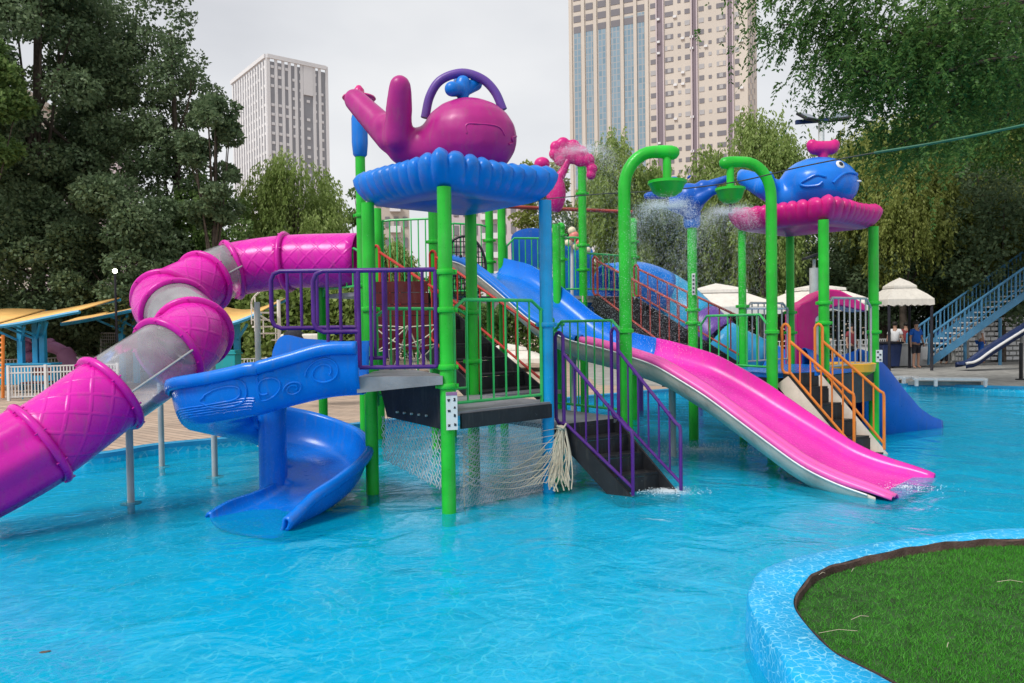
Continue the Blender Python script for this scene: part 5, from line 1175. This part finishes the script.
for x in (656.2, 663, 691, 696.2, 726.3, 731.8):
    mb = MB(); fbox(mb, fx(x) - .12, fx(x) + .18, 0, Htop, .5, .5); mb.build('pilaster', 'tower_pink', bt_, smooth=0)
for x in (571, 583.5, 595.5, 608.5, 622, 635, 646.5):
    mb = MB(); a_ = fx(x); fbox(mb, a_ - .45, a_ + .45, 0, Htop, .45, .45); mb.build('pilaster', 'tower_cream', bt_, smooth=0)
proto = {}
def window(kind, a, w, z, hh, pale, par, cnt=[0]):
    key = (kind, round(w, 2), pale)
    if key not in proto:
        mb = MB(); m3 = Matrix((ux, uy, V((0, 0, 1)))).transposed()
        mb.box(V(parent_base(par)), (w, .12, hh), M3=m3); f_ = mb.build('window', 'window_pale' if pale else 'window_dark', par, smooth=0)
        if w > 1.8:
            g_ = MB(); g_.box(V(parent_base(par)) - uy * .09, (w * .42, .05, hh * .8), M3=m3); g_.build('sash', 'window_pale' if not pale else 'tower_cream', f_, smooth=0)
        proto[key] = f_; o = f_
    else:
        s = proto[key]; o = s.copy(); COL.objects.link(o); o.parent = par
        for ch_ in s.children: c2 = ch_.copy(); COL.objects.link(c2); c2.parent = o
    o.location = (cor + ux * a - uy * .05 + V((0, 0, z))) - par.location; return o
fl_h = 3.05; random.seed(7); wins = []
cols_ = [(650, 656, 0), (664.5, 672.5, 0), (677, 680, 1), (684, 689, 0), (698, 703, 0), (707.5, 710.5, 1), (715.5, 724.5, 0), (733.5, 738, 0)]
zb_ = 1.9 + 158 * 1.0
stuffm = MB(); cntw = 0
for r_ in range(31):
    z = 3.2 + r_ * fl_h
    py = 325 - (z - 1.9) / 190 * F
    for x0, x1, sm in cols_:
        a_ = (fx(x0) + fx(x1)) / 2; w = abs(fx(x1) - fx(x0)) * 1.0; hh = .9 if sm else 1.25; pale = random.random() < .42
        if -6 < py < 105: window('w', a_, round(w, 1), z, hh, pale, bt_); cntw += 1
        else: fbox(stuffm, a_ - w / 2, a_ + w / 2, z - hh / 2, z + hh / 2, .11, .12)
    for x0, x1 in ((574, 581), (586, 593), (598, 606), (611, 620), (624, 633), (637, 644)):
        if z > hz(20, x0, 210) - 0: fbox(stuffm, fx(x0), fx(x1), z - .9, z + .9, .11, .12)
o_ = stuffm.build('window_rows', 'window_dark', bt_, smooth=0); o_['kind'] = 'stuff'
mb = MB(); side_x = uy
m3 = Matrix((uy, -ux, V((0, 0, 1)))).transposed()
for r_ in range(28):
    for k in range(4):
        mb.box(cor + uy * (3 + k * 5.2) - ux * .03 + V((0, 0, 3.2 + r_ * fl_h)), (1.3, .12, 1.4), M3=m3)
o_ = mb.build('side_window_rows', 'window_dark', bt_, smooth=0); o_['kind'] = 'stuff'
for x in (600, 604, 617, 627.5, 641, 641.5): pass
mb = MB()
for k in range(26):
    r_ = random.randrange(8, 28); x0, x1, sm = random.choice(cols_); a_ = fx(x1) - .5; fbox(mb, a_ - .45, a_ + .45, 3.2 + r_ * fl_h - 1.3, 3.2 + r_ * fl_h - .7, .5, .5)
o_ = mb.build('air_conditioner_units', 'fin_white', bt_, smooth=0); o_['kind'] = 'stuff'
# finned tower on the left
c2 = at(272, 325, 250); c2.z = 0; Hf = at(286, 54, 250).z
fb_ = thing('tower_block', 'white finned office tower standing behind the left trees', 'tower block', (c2.x, c2.y, 0))
r2 = R(38); uL = V((-math.cos(R(52)), math.sin(R(52)), 0)); uR = V((math.cos(R(38)), math.sin(R(38)), 0)); LL, LR = 34.0, 20.5
m_l = Matrix((uL, uR, V((0, 0, 1)))).transposed(); 
MB().box(c2 + uL * LL / 2 + uR * LR / 2 + V((0, 0, Hf / 2 - 1)), (LL, LR, Hf - 2), M3=m_l).build('wall', 'slot_grey', fb_, smooth=0)
def fin(u, other, s, w, z0=0, z1=None, d=.4):
    c = c2 + u * s - other * (d / 2 - .05) + V((0, 0, (z0 + (z1 or Hf)) / 2)); mm = Matrix((u, other, V((0, 0, 1)))).transposed(); MB().box(c, (w, d, (z1 or Hf) - z0), M3=mm).build('fin', 'fin_white', fb_, smooth=0)
for k in range(14): fin(uL, uR, .6 + k * 2.5, 1.15)
for k, s in enumerate((.4, 3.0, 5.4, 7.6, 9.8, 11.8, 16.2, 18.2, 20.8)): fin(uR, uL, s, .95 if k else 1.2)
fin(uR, uL, 14.0, 3.3, Hf - 11, None, .6)
for u, o_, l_ in ((uL, uR, LL), (uR, uL, LR)):
    mm = Matrix((u, o_, V((0, 0, 1)))).transposed(); MB().box(c2 + u * l_ / 2 - o_ * .5 + V((0, 0, Hf - .6)), (l_, .7, 1.3), M3=mm).build('parapet', 'fin_white', fb_, smooth=0)
mb = MB()
for u, o_, l_ in ((uL, uR, LL), (uR, uL, LR)):
    mm = Matrix((u, o_, V((0, 0, 1)))).transposed()
    for r_ in range(28):
        for k in range(int(l_ / 2.4)): 
            if random.random() < .8: mb.box(c2 + u * (1.8 + k * 2.45) - o_ * .1 + V((0, 0, 4 + r_ * 3.1)), (1.1, .2, .9), M3=mm)
o_ = mb.build('spandrel_rows', 'fin_white', fb_, smooth=0); o_['kind'] = 'stuff'
# apartment blocks beyond the trees
def block(lab, px0, px1, pyt, Y, mat, rz=12, cols=6, grp='distant apartment blocks', dep=12):
    a_, b_ = at(px0, 320, Y), at(px1, 320, Y); h = at((px0 + px1) / 2, pyt, Y).z; w = b_.x - a_.x; c = V(((a_.x + b_.x) / 2, Y, 0)); t = thing('apartment_block', lab, 'building', c, grp); m3 = Matrix.Rotation(R(rz), 3, 'Z')
    MB().box(c + m3 @ V((0, dep / 2, h / 2)), (w, dep, h), M3=m3).build('wall', mat, t, smooth=0); MB().box(c + m3 @ V((0, dep / 2, h + .5)), (w + .6, dep + .6, 1), M3=m3).build('parapet', mat, t, smooth=0)
    mb = MB(); n = 0
    nf = int((h - 2) / 3)
    for r_ in range(nf):
        for k in range(cols): mb.box(c + m3 @ V((-w / 2 + w * (k + .5) / cols, -.05, 2 + r_ * 3)), (w / cols * .5, .2, 1.5), M3=m3)
    o = mb.build('window_rows', 'window_dark', t, smooth=0); o['kind'] = 'stuff'
    mb = MB()
    for r_ in range(nf): mb.box(c + m3 @ V((w * .1, -.3, .9 + r_ * 3)), (w * .3, .9, .9), M3=m3)
    o = mb.build('balcony_rows', 'fin_white', t, smooth=0); o['kind'] = 'stuff'
block('beige apartment block seen between the tube and the green poles', 376, 411, 178, 110, 'block_beige', 8, 4)
block('pinkish apartment block seen under the blue roof behind the lattice ring', 452, 520, 184, 120, 'tower_pink', -10, 7)
block('grey apartment block glimpsed through gaps in the left trees', 50, 118, 150, 95, 'tower_pink', 15, 6)
block('low pale block behind the falling spray right of the green pipe', 600, 690, 232, 90, 'fin_white', 5, 8)
block('grey block hidden behind the trees at the far left', -60, 30, 95, 120, 'block_beige', 10, 7)
# ------------------------------------------------------------------ trees
def leaf_quads(P, D, ln, wd):
    """P (n,3) leaf roots, D (n,3) unit directions, ln, wd arrays -> diamond quads"""
    n = len(P); r = rng.normal(size=(n, 3)); s = np.cross(D, r); s /= np.linalg.norm(s, axis=1)[:, None] + 1e-9
    v = np.zeros((n, 4, 3)); L1 = ln[:, None]; W1 = wd[:, None]
    v[:, 0] = P; v[:, 1] = P + D * L1 * .45 + s * W1; v[:, 2] = P + D * L1; v[:, 3] = P + D * L1 * .45 - s * W1
    return v.reshape(-1, 3), np.arange(n * 4).reshape(-1, 4)
def rdir(n, up=0.):
    d = rng.normal(size=(n, 3)); d[:, 2] += up; return d / np.linalg.norm(d, axis=1)[:, None]
def trunk(t, base, top, r, limbs, mat='bark'):
    mb = MB(); b = V(base); m = b.lerp(V(top), .5) + V((random.uniform(-.2, .2), random.uniform(-.2, .2), 0)); p = catmull([b, m, V(top)], 5); mb.tube(p, list(np.linspace(r, r * .3, len(p))), 10)
    for l in limbs:
        k = random.uniform(.3, .85); s = p[int(k * (len(p) - 1))]; e = V(l); md = s.lerp(e, .5) + V((0, 0, -.05 * (e - s).length)) 
        q = catmull([s, md, e], 4); mb.tube(q, list(np.linspace(r * .35, r * .08, len(q))), 6)
    return mb.build('trunk', mat, t)
def broadleaf(lab, px, Y, pyt, hw, pyb, nleaf=16000, size=.13, mat='leaf_dark', ncl=60, grp='trees around the park', hollow=.5, py_lo=None, seed=0, cl=.27, mat_name='tree'):
    global rng; rng = np.random.default_rng(100 + seed); random.seed(seed)
    c0 = at(px, 330, Y); zt_ = hz(pyt, px, Y); zb_ = hz(pyb, px, Y); rx = hw * Y / F; rz_ = (zt_ - zb_) / 2; cz = (zt_ + zb_) / 2; c = np.array([c0.x, Y, cz])
    t = thing(mat_name, lab, 'tree', (c0.x, Y, DZ), grp)
    d = rdir(ncl); rr_ = rng.uniform(hollow, 1, ncl) ** .6; sc_ = np.array([rx, rx * .9, rz_]); cl_c = c + d * rr_[:, None] * sc_ * .84
    cr = rng.uniform(.7, 1.25, ncl) * cl * max(rx, 1.2)
    w = cr ** 2; w /= w.sum(); idx = rng.choice(ncl, nleaf, p=w); dd_ = rdir(nleaf); rad_ = rng.uniform(.35, 1, nleaf) ** .5
    P = cl_c[idx] + dd_ * (rad_ * cr[idx])[:, None] * np.array([1, 1, .72]); D = dd_ * .6 + rdir(nleaf); D[:, 2] -= .25; D /= np.linalg.norm(D, axis=1)[:, None]
    ln = rng.uniform(.7, 1.3, nleaf) * size; v, f = leaf_quads(P, D, ln, ln * .33)
    tri_mesh('crown', v, f, mat, t, base=t.location)
    lim = [tuple(x) for x in cl_c[rng.choice(ncl, min(12, ncl), replace=False)]]
    trunk(t, (c0.x, Y, DZ), (c0.x + .2, Y, cz + rz_ * .5), max(.14, rx * .07), lim); return t
def willow(lab, px, Y, pyt, hw, nst=700, lmin=.5, lmax=1.8, size=.12, mat='leaf_willow', per=30, grp='trees around the park', seed=0, pyb=None, droop=1., center=None, depth=.9):
    global rng; rng = np.random.default_rng(300 + seed); random.seed(seed)
    c0 = at(px, 330, Y); zt_ = hz(pyt, px, Y); rx = hw * Y / F; zb_ = hz(pyb, px, Y) if pyb else 1.2; cz = zb_ + (zt_ - zb_) * .5; rz_ = zt_ - cz
    t = thing('willow_tree', lab, 'tree', (c0.x, Y, DZ), grp)
    nb = int(26 + nst / 90); bd = rdir(nb, .35); bc = bd * rng.uniform(.35, .85, nb)[:, None]; ib = rng.integers(0, nb, nst)
    s0 = bc[ib] + rng.normal(size=(nst, 3)) * .12; nrm_ = np.linalg.norm(s0, axis=1); s0 = np.where((nrm_ > 1)[:, None], s0 / nrm_[:, None], s0)
    s0 = s0 * np.array([rx, rx * depth, rz_]) + np.array([c0.x, Y, cz]); out = s0 - np.array([c0.x, Y, cz]); out[:, 2] = 0; out /= np.linalg.norm(out, axis=1)[:, None] + 1e-6
    Ls = rng.uniform(lmin, lmax, nst); tt = rng.uniform(0, 1, (nst, per)); 
    u = Ls[:, None] * tt; ox = .42 * np.sqrt(u + .01) * .8
    sway = np.stack([np.sin(s0[:, 0] * 3 + s0[:, 1]), np.cos(s0[:, 1] * 2.3)], 1) * .15
    P = s0[:, None, :] + out[:, None, :] * ox[..., None] * .8; P[..., 2] += .12 * np.sin(np.minimum(tt * 3, 1) * 3.14) * (1 / droop) - u * droop; P[..., 0] += sway[:, None, 0] * tt; P[..., 1] += sway[:, None, 1] * tt
    P = P.reshape(-1, 3); n = len(P); P += rng.normal(size=(n, 3)) * .035
    D = rdir(n) * .55; D[:, 2] -= .9 * droop; D += np.repeat(out, per, 0) * .2; D /= np.linalg.norm(D, axis=1)[:, None]; ln = rng.uniform(.7, 1.4, n) * size
    keep = P[:, 2] > DZ + .6; v, f = leaf_quads(P[keep], D[keep], ln[keep], ln[keep] * .2); tri_mesh('crown', v, f, mat, t, base=t.location)
    lim = [tuple(np.array([c0.x, Y, cz]) + b * np.array([rx, rx * depth, rz_])) for b in bc[:14]]
    trunk(t, (c0.x, Y, DZ), (c0.x, Y, cz + rz_ * .3), max(.13, rx * .07), lim); return t
TL_ = 'trees around the park'
broadleaf('huge dark broadleaf tree filling the upper left corner', 40, 28, -90, 100, 260, 75000, .155, 'leaf_dark', 120, seed=1, cl=.25)
broadleaf('tall open poplar with sky showing through beside the finned tower', 172, 29, -45, 58, 260, 21000, .14, 'leaf_dark', 170, seed=2, cl=.19, hollow=.15)
broadleaf('dark leafy tree just left of the finned tower top', 95, 31, -70, 58, 300, 30000, .155, 'leaf_dark', 110, seed=3, cl=.25, hollow=.2)
broadleaf('yellowish green tree at the far left border', -18, 24, 10, 50, 200, 14000, .15, 'leaf_mid', 40, seed=4)
broadleaf('dark tree low behind the left blue shelter', 30, 26.5, 180, 85, 366, 42000, .14, 'leaf_dark', 80, seed=5)
broadleaf('dark round tree above the curl of the magenta tube', 125, 26.5, 165, 75, 366, 40000, .14, 'leaf_dark', 60, seed=6)
broadleaf('mid green tree between the dark trees and the rounded willow', 212, 29, 160, 55, 355, 20000, .15, 'leaf_mid', 55, seed=7)
broadleaf('small dark tree reaching up in front of the finned tower foot', 215, 26, 70, 34, 250, 9000, .15, 'leaf_dark', 30, seed=8, cl=.3)
willow('rounded light green willow under the finned tower', 296, 31, 146, 55, 2300, .3, 1.3, .14, 'leaf_willow', 20, seed=9, pyb=300)
broadleaf('grey green bush tree behind the purple guard railing', 320, 33, 245, 66, 362, 14000, .15, 'leaf_mid', 50, seed=10)
broadleaf('pale tree between the rounded willow and the front tower', 362, 36, 175, 26, 330, 6000, .15, 'leaf_mid', 34, seed=11)
willow('short willow behind the green railing of the front tower', 392, 27, 225, 26, 500, .3, 1.2, .13, 'leaf_willow', 22, seed=12, pyb=320)
broadleaf('low bush tree behind the red railed stair', 440, 30, 262, 42, 362, 9000, .14, 'leaf_mid', 36, seed=13)
broadleaf('thin pale tree between the plum whale and the crimson ornament', 545, 38, 130, 32, 290, 7000, .16, 'leaf_olive', 40, seed=14, hollow=.2)
willow('light green willow rising behind the crimson ornament', 620, 33, 124, 46, 1700, .3, 1.3, .15, 'leaf_willow', 20, seed=15, pyb=290)
willow('bright willow between the two arched spray pipes', 703, 34, 140, 54, 2200, .3, 1.2, .15, 'leaf_willow', 20, seed=16, pyb=300)
willow('low light willow at the foot of the cream tower right of the taller pipe', 655, 36, 160, 36, 1100, .3, 1.1, .15, 'leaf_willow', 20, seed=33, pyb=290)
willow('tall bright willow left of the blue whale', 764, 30, 102, 58, 2800, .3, 1.3, .14, 'leaf_willow', 20, seed=17, pyb=290)
broadleaf('dark tree behind the falling spray in the middle', 600, 36, 195, 60, 340, 13000, .17, 'leaf_dark', 50, seed=18)
broadleaf('dark tree behind the blue spray ornament', 690, 35, 190, 62, 335, 13000, .17, 'leaf_dark', 50, seed=19)
broadleaf('dark tree under the magenta scalloped roof', 775, 34, 195, 60, 335, 13000, .17, 'leaf_dark', 50, seed=20)
willow('olive willow right of the blue whale', 890, 35, 100, 75, 4600, .5, 2.2, .16, 'leaf_olive', 24, seed=21, pyb=290)
willow('big olive willow hanging over the blue stair', 985, 36, 60, 100, 6000, .6, 2.4, .17, 'leaf_olive', 26, seed=22, pyb=300)
broadleaf('dark tree behind the cream tent and bin', 880, 33, 170, 70, 340, 16000, .17, 'leaf_dark', 55, seed=23)
broadleaf('dark tree behind the blue stair at the right border', 1000, 31, 150, 80, 345, 18000, .17, 'leaf_dark', 55, seed=24)
willow('lighter olive willow hanging just right of the magenta roof', 905, 31.5, 128, 62, 3000, .3, 1.3, .14, 'leaf_olive', 22, seed=31, pyb=285)
willow('olive green willow above the blue stair', 990, 32, 165, 60, 2600, .3, 1.4, .14, 'leaf_olive', 22, seed=32, pyb=292)
# overhanging tree at the upper right: boughs of fine fronds
def overhang():
    global rng; rng = np.random.default_rng(77); random.seed(77)
    Yo = 12.5; t = thing('overhanging_tree', 'deep green feathery tree whose boughs hang across the upper right corner', 'tree', (17.5, 20.2, DZ), TL_)
    mb = MB(); tr = catmull([V((17.5, 20.2, DZ)), V((17.2, 20.0, 3.5)), V((16.2, 19.2, 6.5)), V((15.0, 18.3, 9.0)), V((13.0, 17.4, 11.0))], 6); mb.tube(tr, list(np.linspace(.34, .09, len(tr))), 12)
    boughs = []
    for a_, b_, c_, d_ in [[(x_, y_, z_ * 1.35) for x_, y_, z_ in q_] for q_ in (((1040, 30, 12.8), (960, 20, 12.5), (880, 42, 12.2), (828, 8, 12)), ((1040, 60, 12.8), (990, 60, 12.2), (900, 80, 12), (838, 58, 11.8)), ((1045, 110, 13), (1000, 75, 13), (940, 120, 12.6), (890, 150, 12.4)), ((1030, -40, 13), (940, -50, 12.5), (850, -30, 12.2), (765, -20, 12)), ((1045, 60, 13), (950, 50, 12.4), (870, 25, 12.4), (780, 25, 12.4)), ((1030, 0, 13.6), (940, 20, 13.6), (890, 60, 13.6), (862, 84, 13.4)))]:
        p = catmull([at(*a_), at(*b_), at(*c_), at(*d_)], 6); mb.tube(p, list(np.linspace(.06, .014, len(p))), 6); boughs.append(p); mb.tube([tr[-8], p[0].lerp(tr[-8], .5) + V((0, 0, .2)), p[0]], [.1, .08, .06], 8)
    mb.build('trunk', 'bark', t)
    Ps = []; Ds = []
    for bi, p in enumerate(boughs):
        for k in range(430):
            s = p[random.randrange(3, len(p))] + V((random.gauss(0, .5), random.gauss(0, .6), random.gauss(0, .36) - .05)); l = random.uniform(.45, 1.4) * (1.25 if random.random() < .2 else .9)
            az = random.uniform(0, 6.28); oh = V((math.cos(az), math.sin(az), 0)) * random.uniform(.25, .8) + V((-.2, 0, 0))
            for j in range(13):
                u = (j + random.random()) / 13; pt = s + oh * l * u * .8 + V((0, 0, .12 * u - l * .75 * u * u)); tn = (oh * .8 + V((0, 0, .12 - 1.5 * l * u)))
                for sd_ in (-1, 1):
                    Ps.append(pt); Ds.append((tn.normalized() * .6 + V((-oh.y, oh.x, 0)).normalized() * sd_ * .75 + V((random.gauss(0, .2), random.gauss(0, .2), random.gauss(-.2, .2)))).normalized())
    P = np.array(Ps); D = np.array(Ds); ln = rng.uniform(.06, .125, len(P)); v, f = leaf_quads(P, D, ln, ln * .22); tri_mesh('crown', v, f, 'leaf_green', t, base=t.location)
overhang()
broadleaf('deep green crown behind the overhanging boughs at the upper right', 1075, 24, -70, 190, 175, 60000, .13, 'leaf_green', 120, seed=26, cl=.24)
# hedge behind the left fence
def hedge(lab, a, b, h, th, n, mat):
    global rng; rng = np.random.default_rng(abs(hash(len(lab))) % 999); t = thing('hedge', lab, 'hedge', (a.x, a.y, DZ), 'clipped hedges'); u = rng.random(n); P = np.c_[a.x + (b.x - a.x) * u, a.y + (b.y - a.y) * u + rng.normal(0, th / 2, n), DZ + h * rng.random(n) ** .6 * (1 + .08 * np.sin(u * 60))]
    ln = rng.uniform(.12, .24, n); v, f = leaf_quads(P, rdir(n, .4), ln, ln * .4); tri_mesh('foliage', v, f, mat, t, base=t.location)
    mb = MB()
    for k in range(14): x = a.lerp(b, (k + .5) / 14); mb.tube([(x.x, x.y, DZ), (x.x + .05, x.y, DZ + h * .8)], .03, 6)
    mb.build('stems', 'bark', t)
hedge('dark hedge running behind the left shelters and fence', at(-60, 330, 31), at(350, 330, 31), 3.0, 1.4, 60000, 'leaf_dark')
hedge('dark hedge behind the people and the cream tents', at(560, 330, 38), at(1100, 330, 38), 4.6, 1.6, 90000, 'leaf_dark')
hedge('light green hedge behind the purple looped railing', at(248, 330, 27), at(362, 330, 27), 3.2, 1.0, 26000, 'leaf_willow')
hedge('mid green hedge behind the front tower', at(330, 330, 40), at(600, 330, 40), 2.8, 1.2, 22000, 'leaf_mid')

# ------------------------------------------------------------------ sky and light
w = bpy.data.worlds.new('World'); S.world = w; w.use_nodes = True; nt = w.node_tree; nt.nodes.clear()
out = N(nt, 'ShaderNodeOutputWorld'); sky = N(nt, 'ShaderNodeTexSky'); sky.sky_type = 'NISHITA'; sky.sun_disc = False
EL, AZ = 52, -35     # degrees; the sun stands behind cloud to the upper left of the camera
sky.sun_elevation = R(EL); sky.sun_rotation = R(AZ); sky.air_density = 1; sky.dust_density = 2
b1 = N(nt, 'ShaderNodeBackground'); b1.inputs[1].default_value = .10; L(nt, sky.outputs[0], b1.inputs[0])
tc = N(nt, 'ShaderNodeTexCoord'); mp = N(nt, 'ShaderNodeMapping'); mp.inputs['Scale'].default_value = (1, 1, 2.2); L(nt, tc.outputs['Generated'], mp.inputs[0])
nz = N(nt, 'ShaderNodeTexNoise'); nz.inputs['Scale'].default_value = 2.2; nz.inputs['Detail'].default_value = 5; nz.inputs['Roughness'].default_value = .45; L(nt, mp.outputs[0], nz.inputs[0])
cl_ = ramp(nt, nz.outputs[0], [(.32, (.62, .63, .66)), (.5, (.74, .75, .77)), (.7, (.88, .88, .88))])
b2 = N(nt, 'ShaderNodeBackground'); b2.inputs[1].default_value = 1.0; L(nt, cl_, b2.inputs[0])
mx = N(nt, 'ShaderNodeMixShader'); mx.inputs[0].default_value = .9; L(nt, b1.outputs[0], mx.inputs[1]); L(nt, b2.outputs[0], mx.inputs[2]); L(nt, mx.outputs[0], out.inputs[0])
sd = bpy.data.lights.new('sun', 'SUN'); sd.energy = 2.6; sd.angle = R(18); sd.color = (1, .97, .92); so = bpy.data.objects.new('sun', sd); COL.objects.link(so)
az = R(AZ); dv = V((math.sin(az) * math.cos(R(EL)), -math.cos(az) * math.cos(R(EL)) , math.sin(R(EL))))
dv = V((-.45, -.45, .78)).normalized()
so.rotation_euler = (-dv).to_track_quat('-Z', 'Y').to_euler()
sky.sun_elevation = math.asin(dv.z); sky.sun_rotation = math.atan2(dv.x, dv.y)
S.view_settings.view_transform = 'Standard'; S.view_settings.look = 'None'; S.view_settings.exposure = 0.18; S.view_settings.gamma = 1; S.view_settings.use_curve_mapping = False
S.cycles.use_denoising = True; S.cycles.max_bounces = 8; S.cycles.transparent_max_bounces = 12; S.cycles.glossy_bounces = 3; S.cycles.diffuse_bounces = 3
S.cycles.caustics_reflective = False; S.cycles.caustics_refractive = False
# a chain of parents only settles once the scene is updated
bpy.context.view_layer.update()
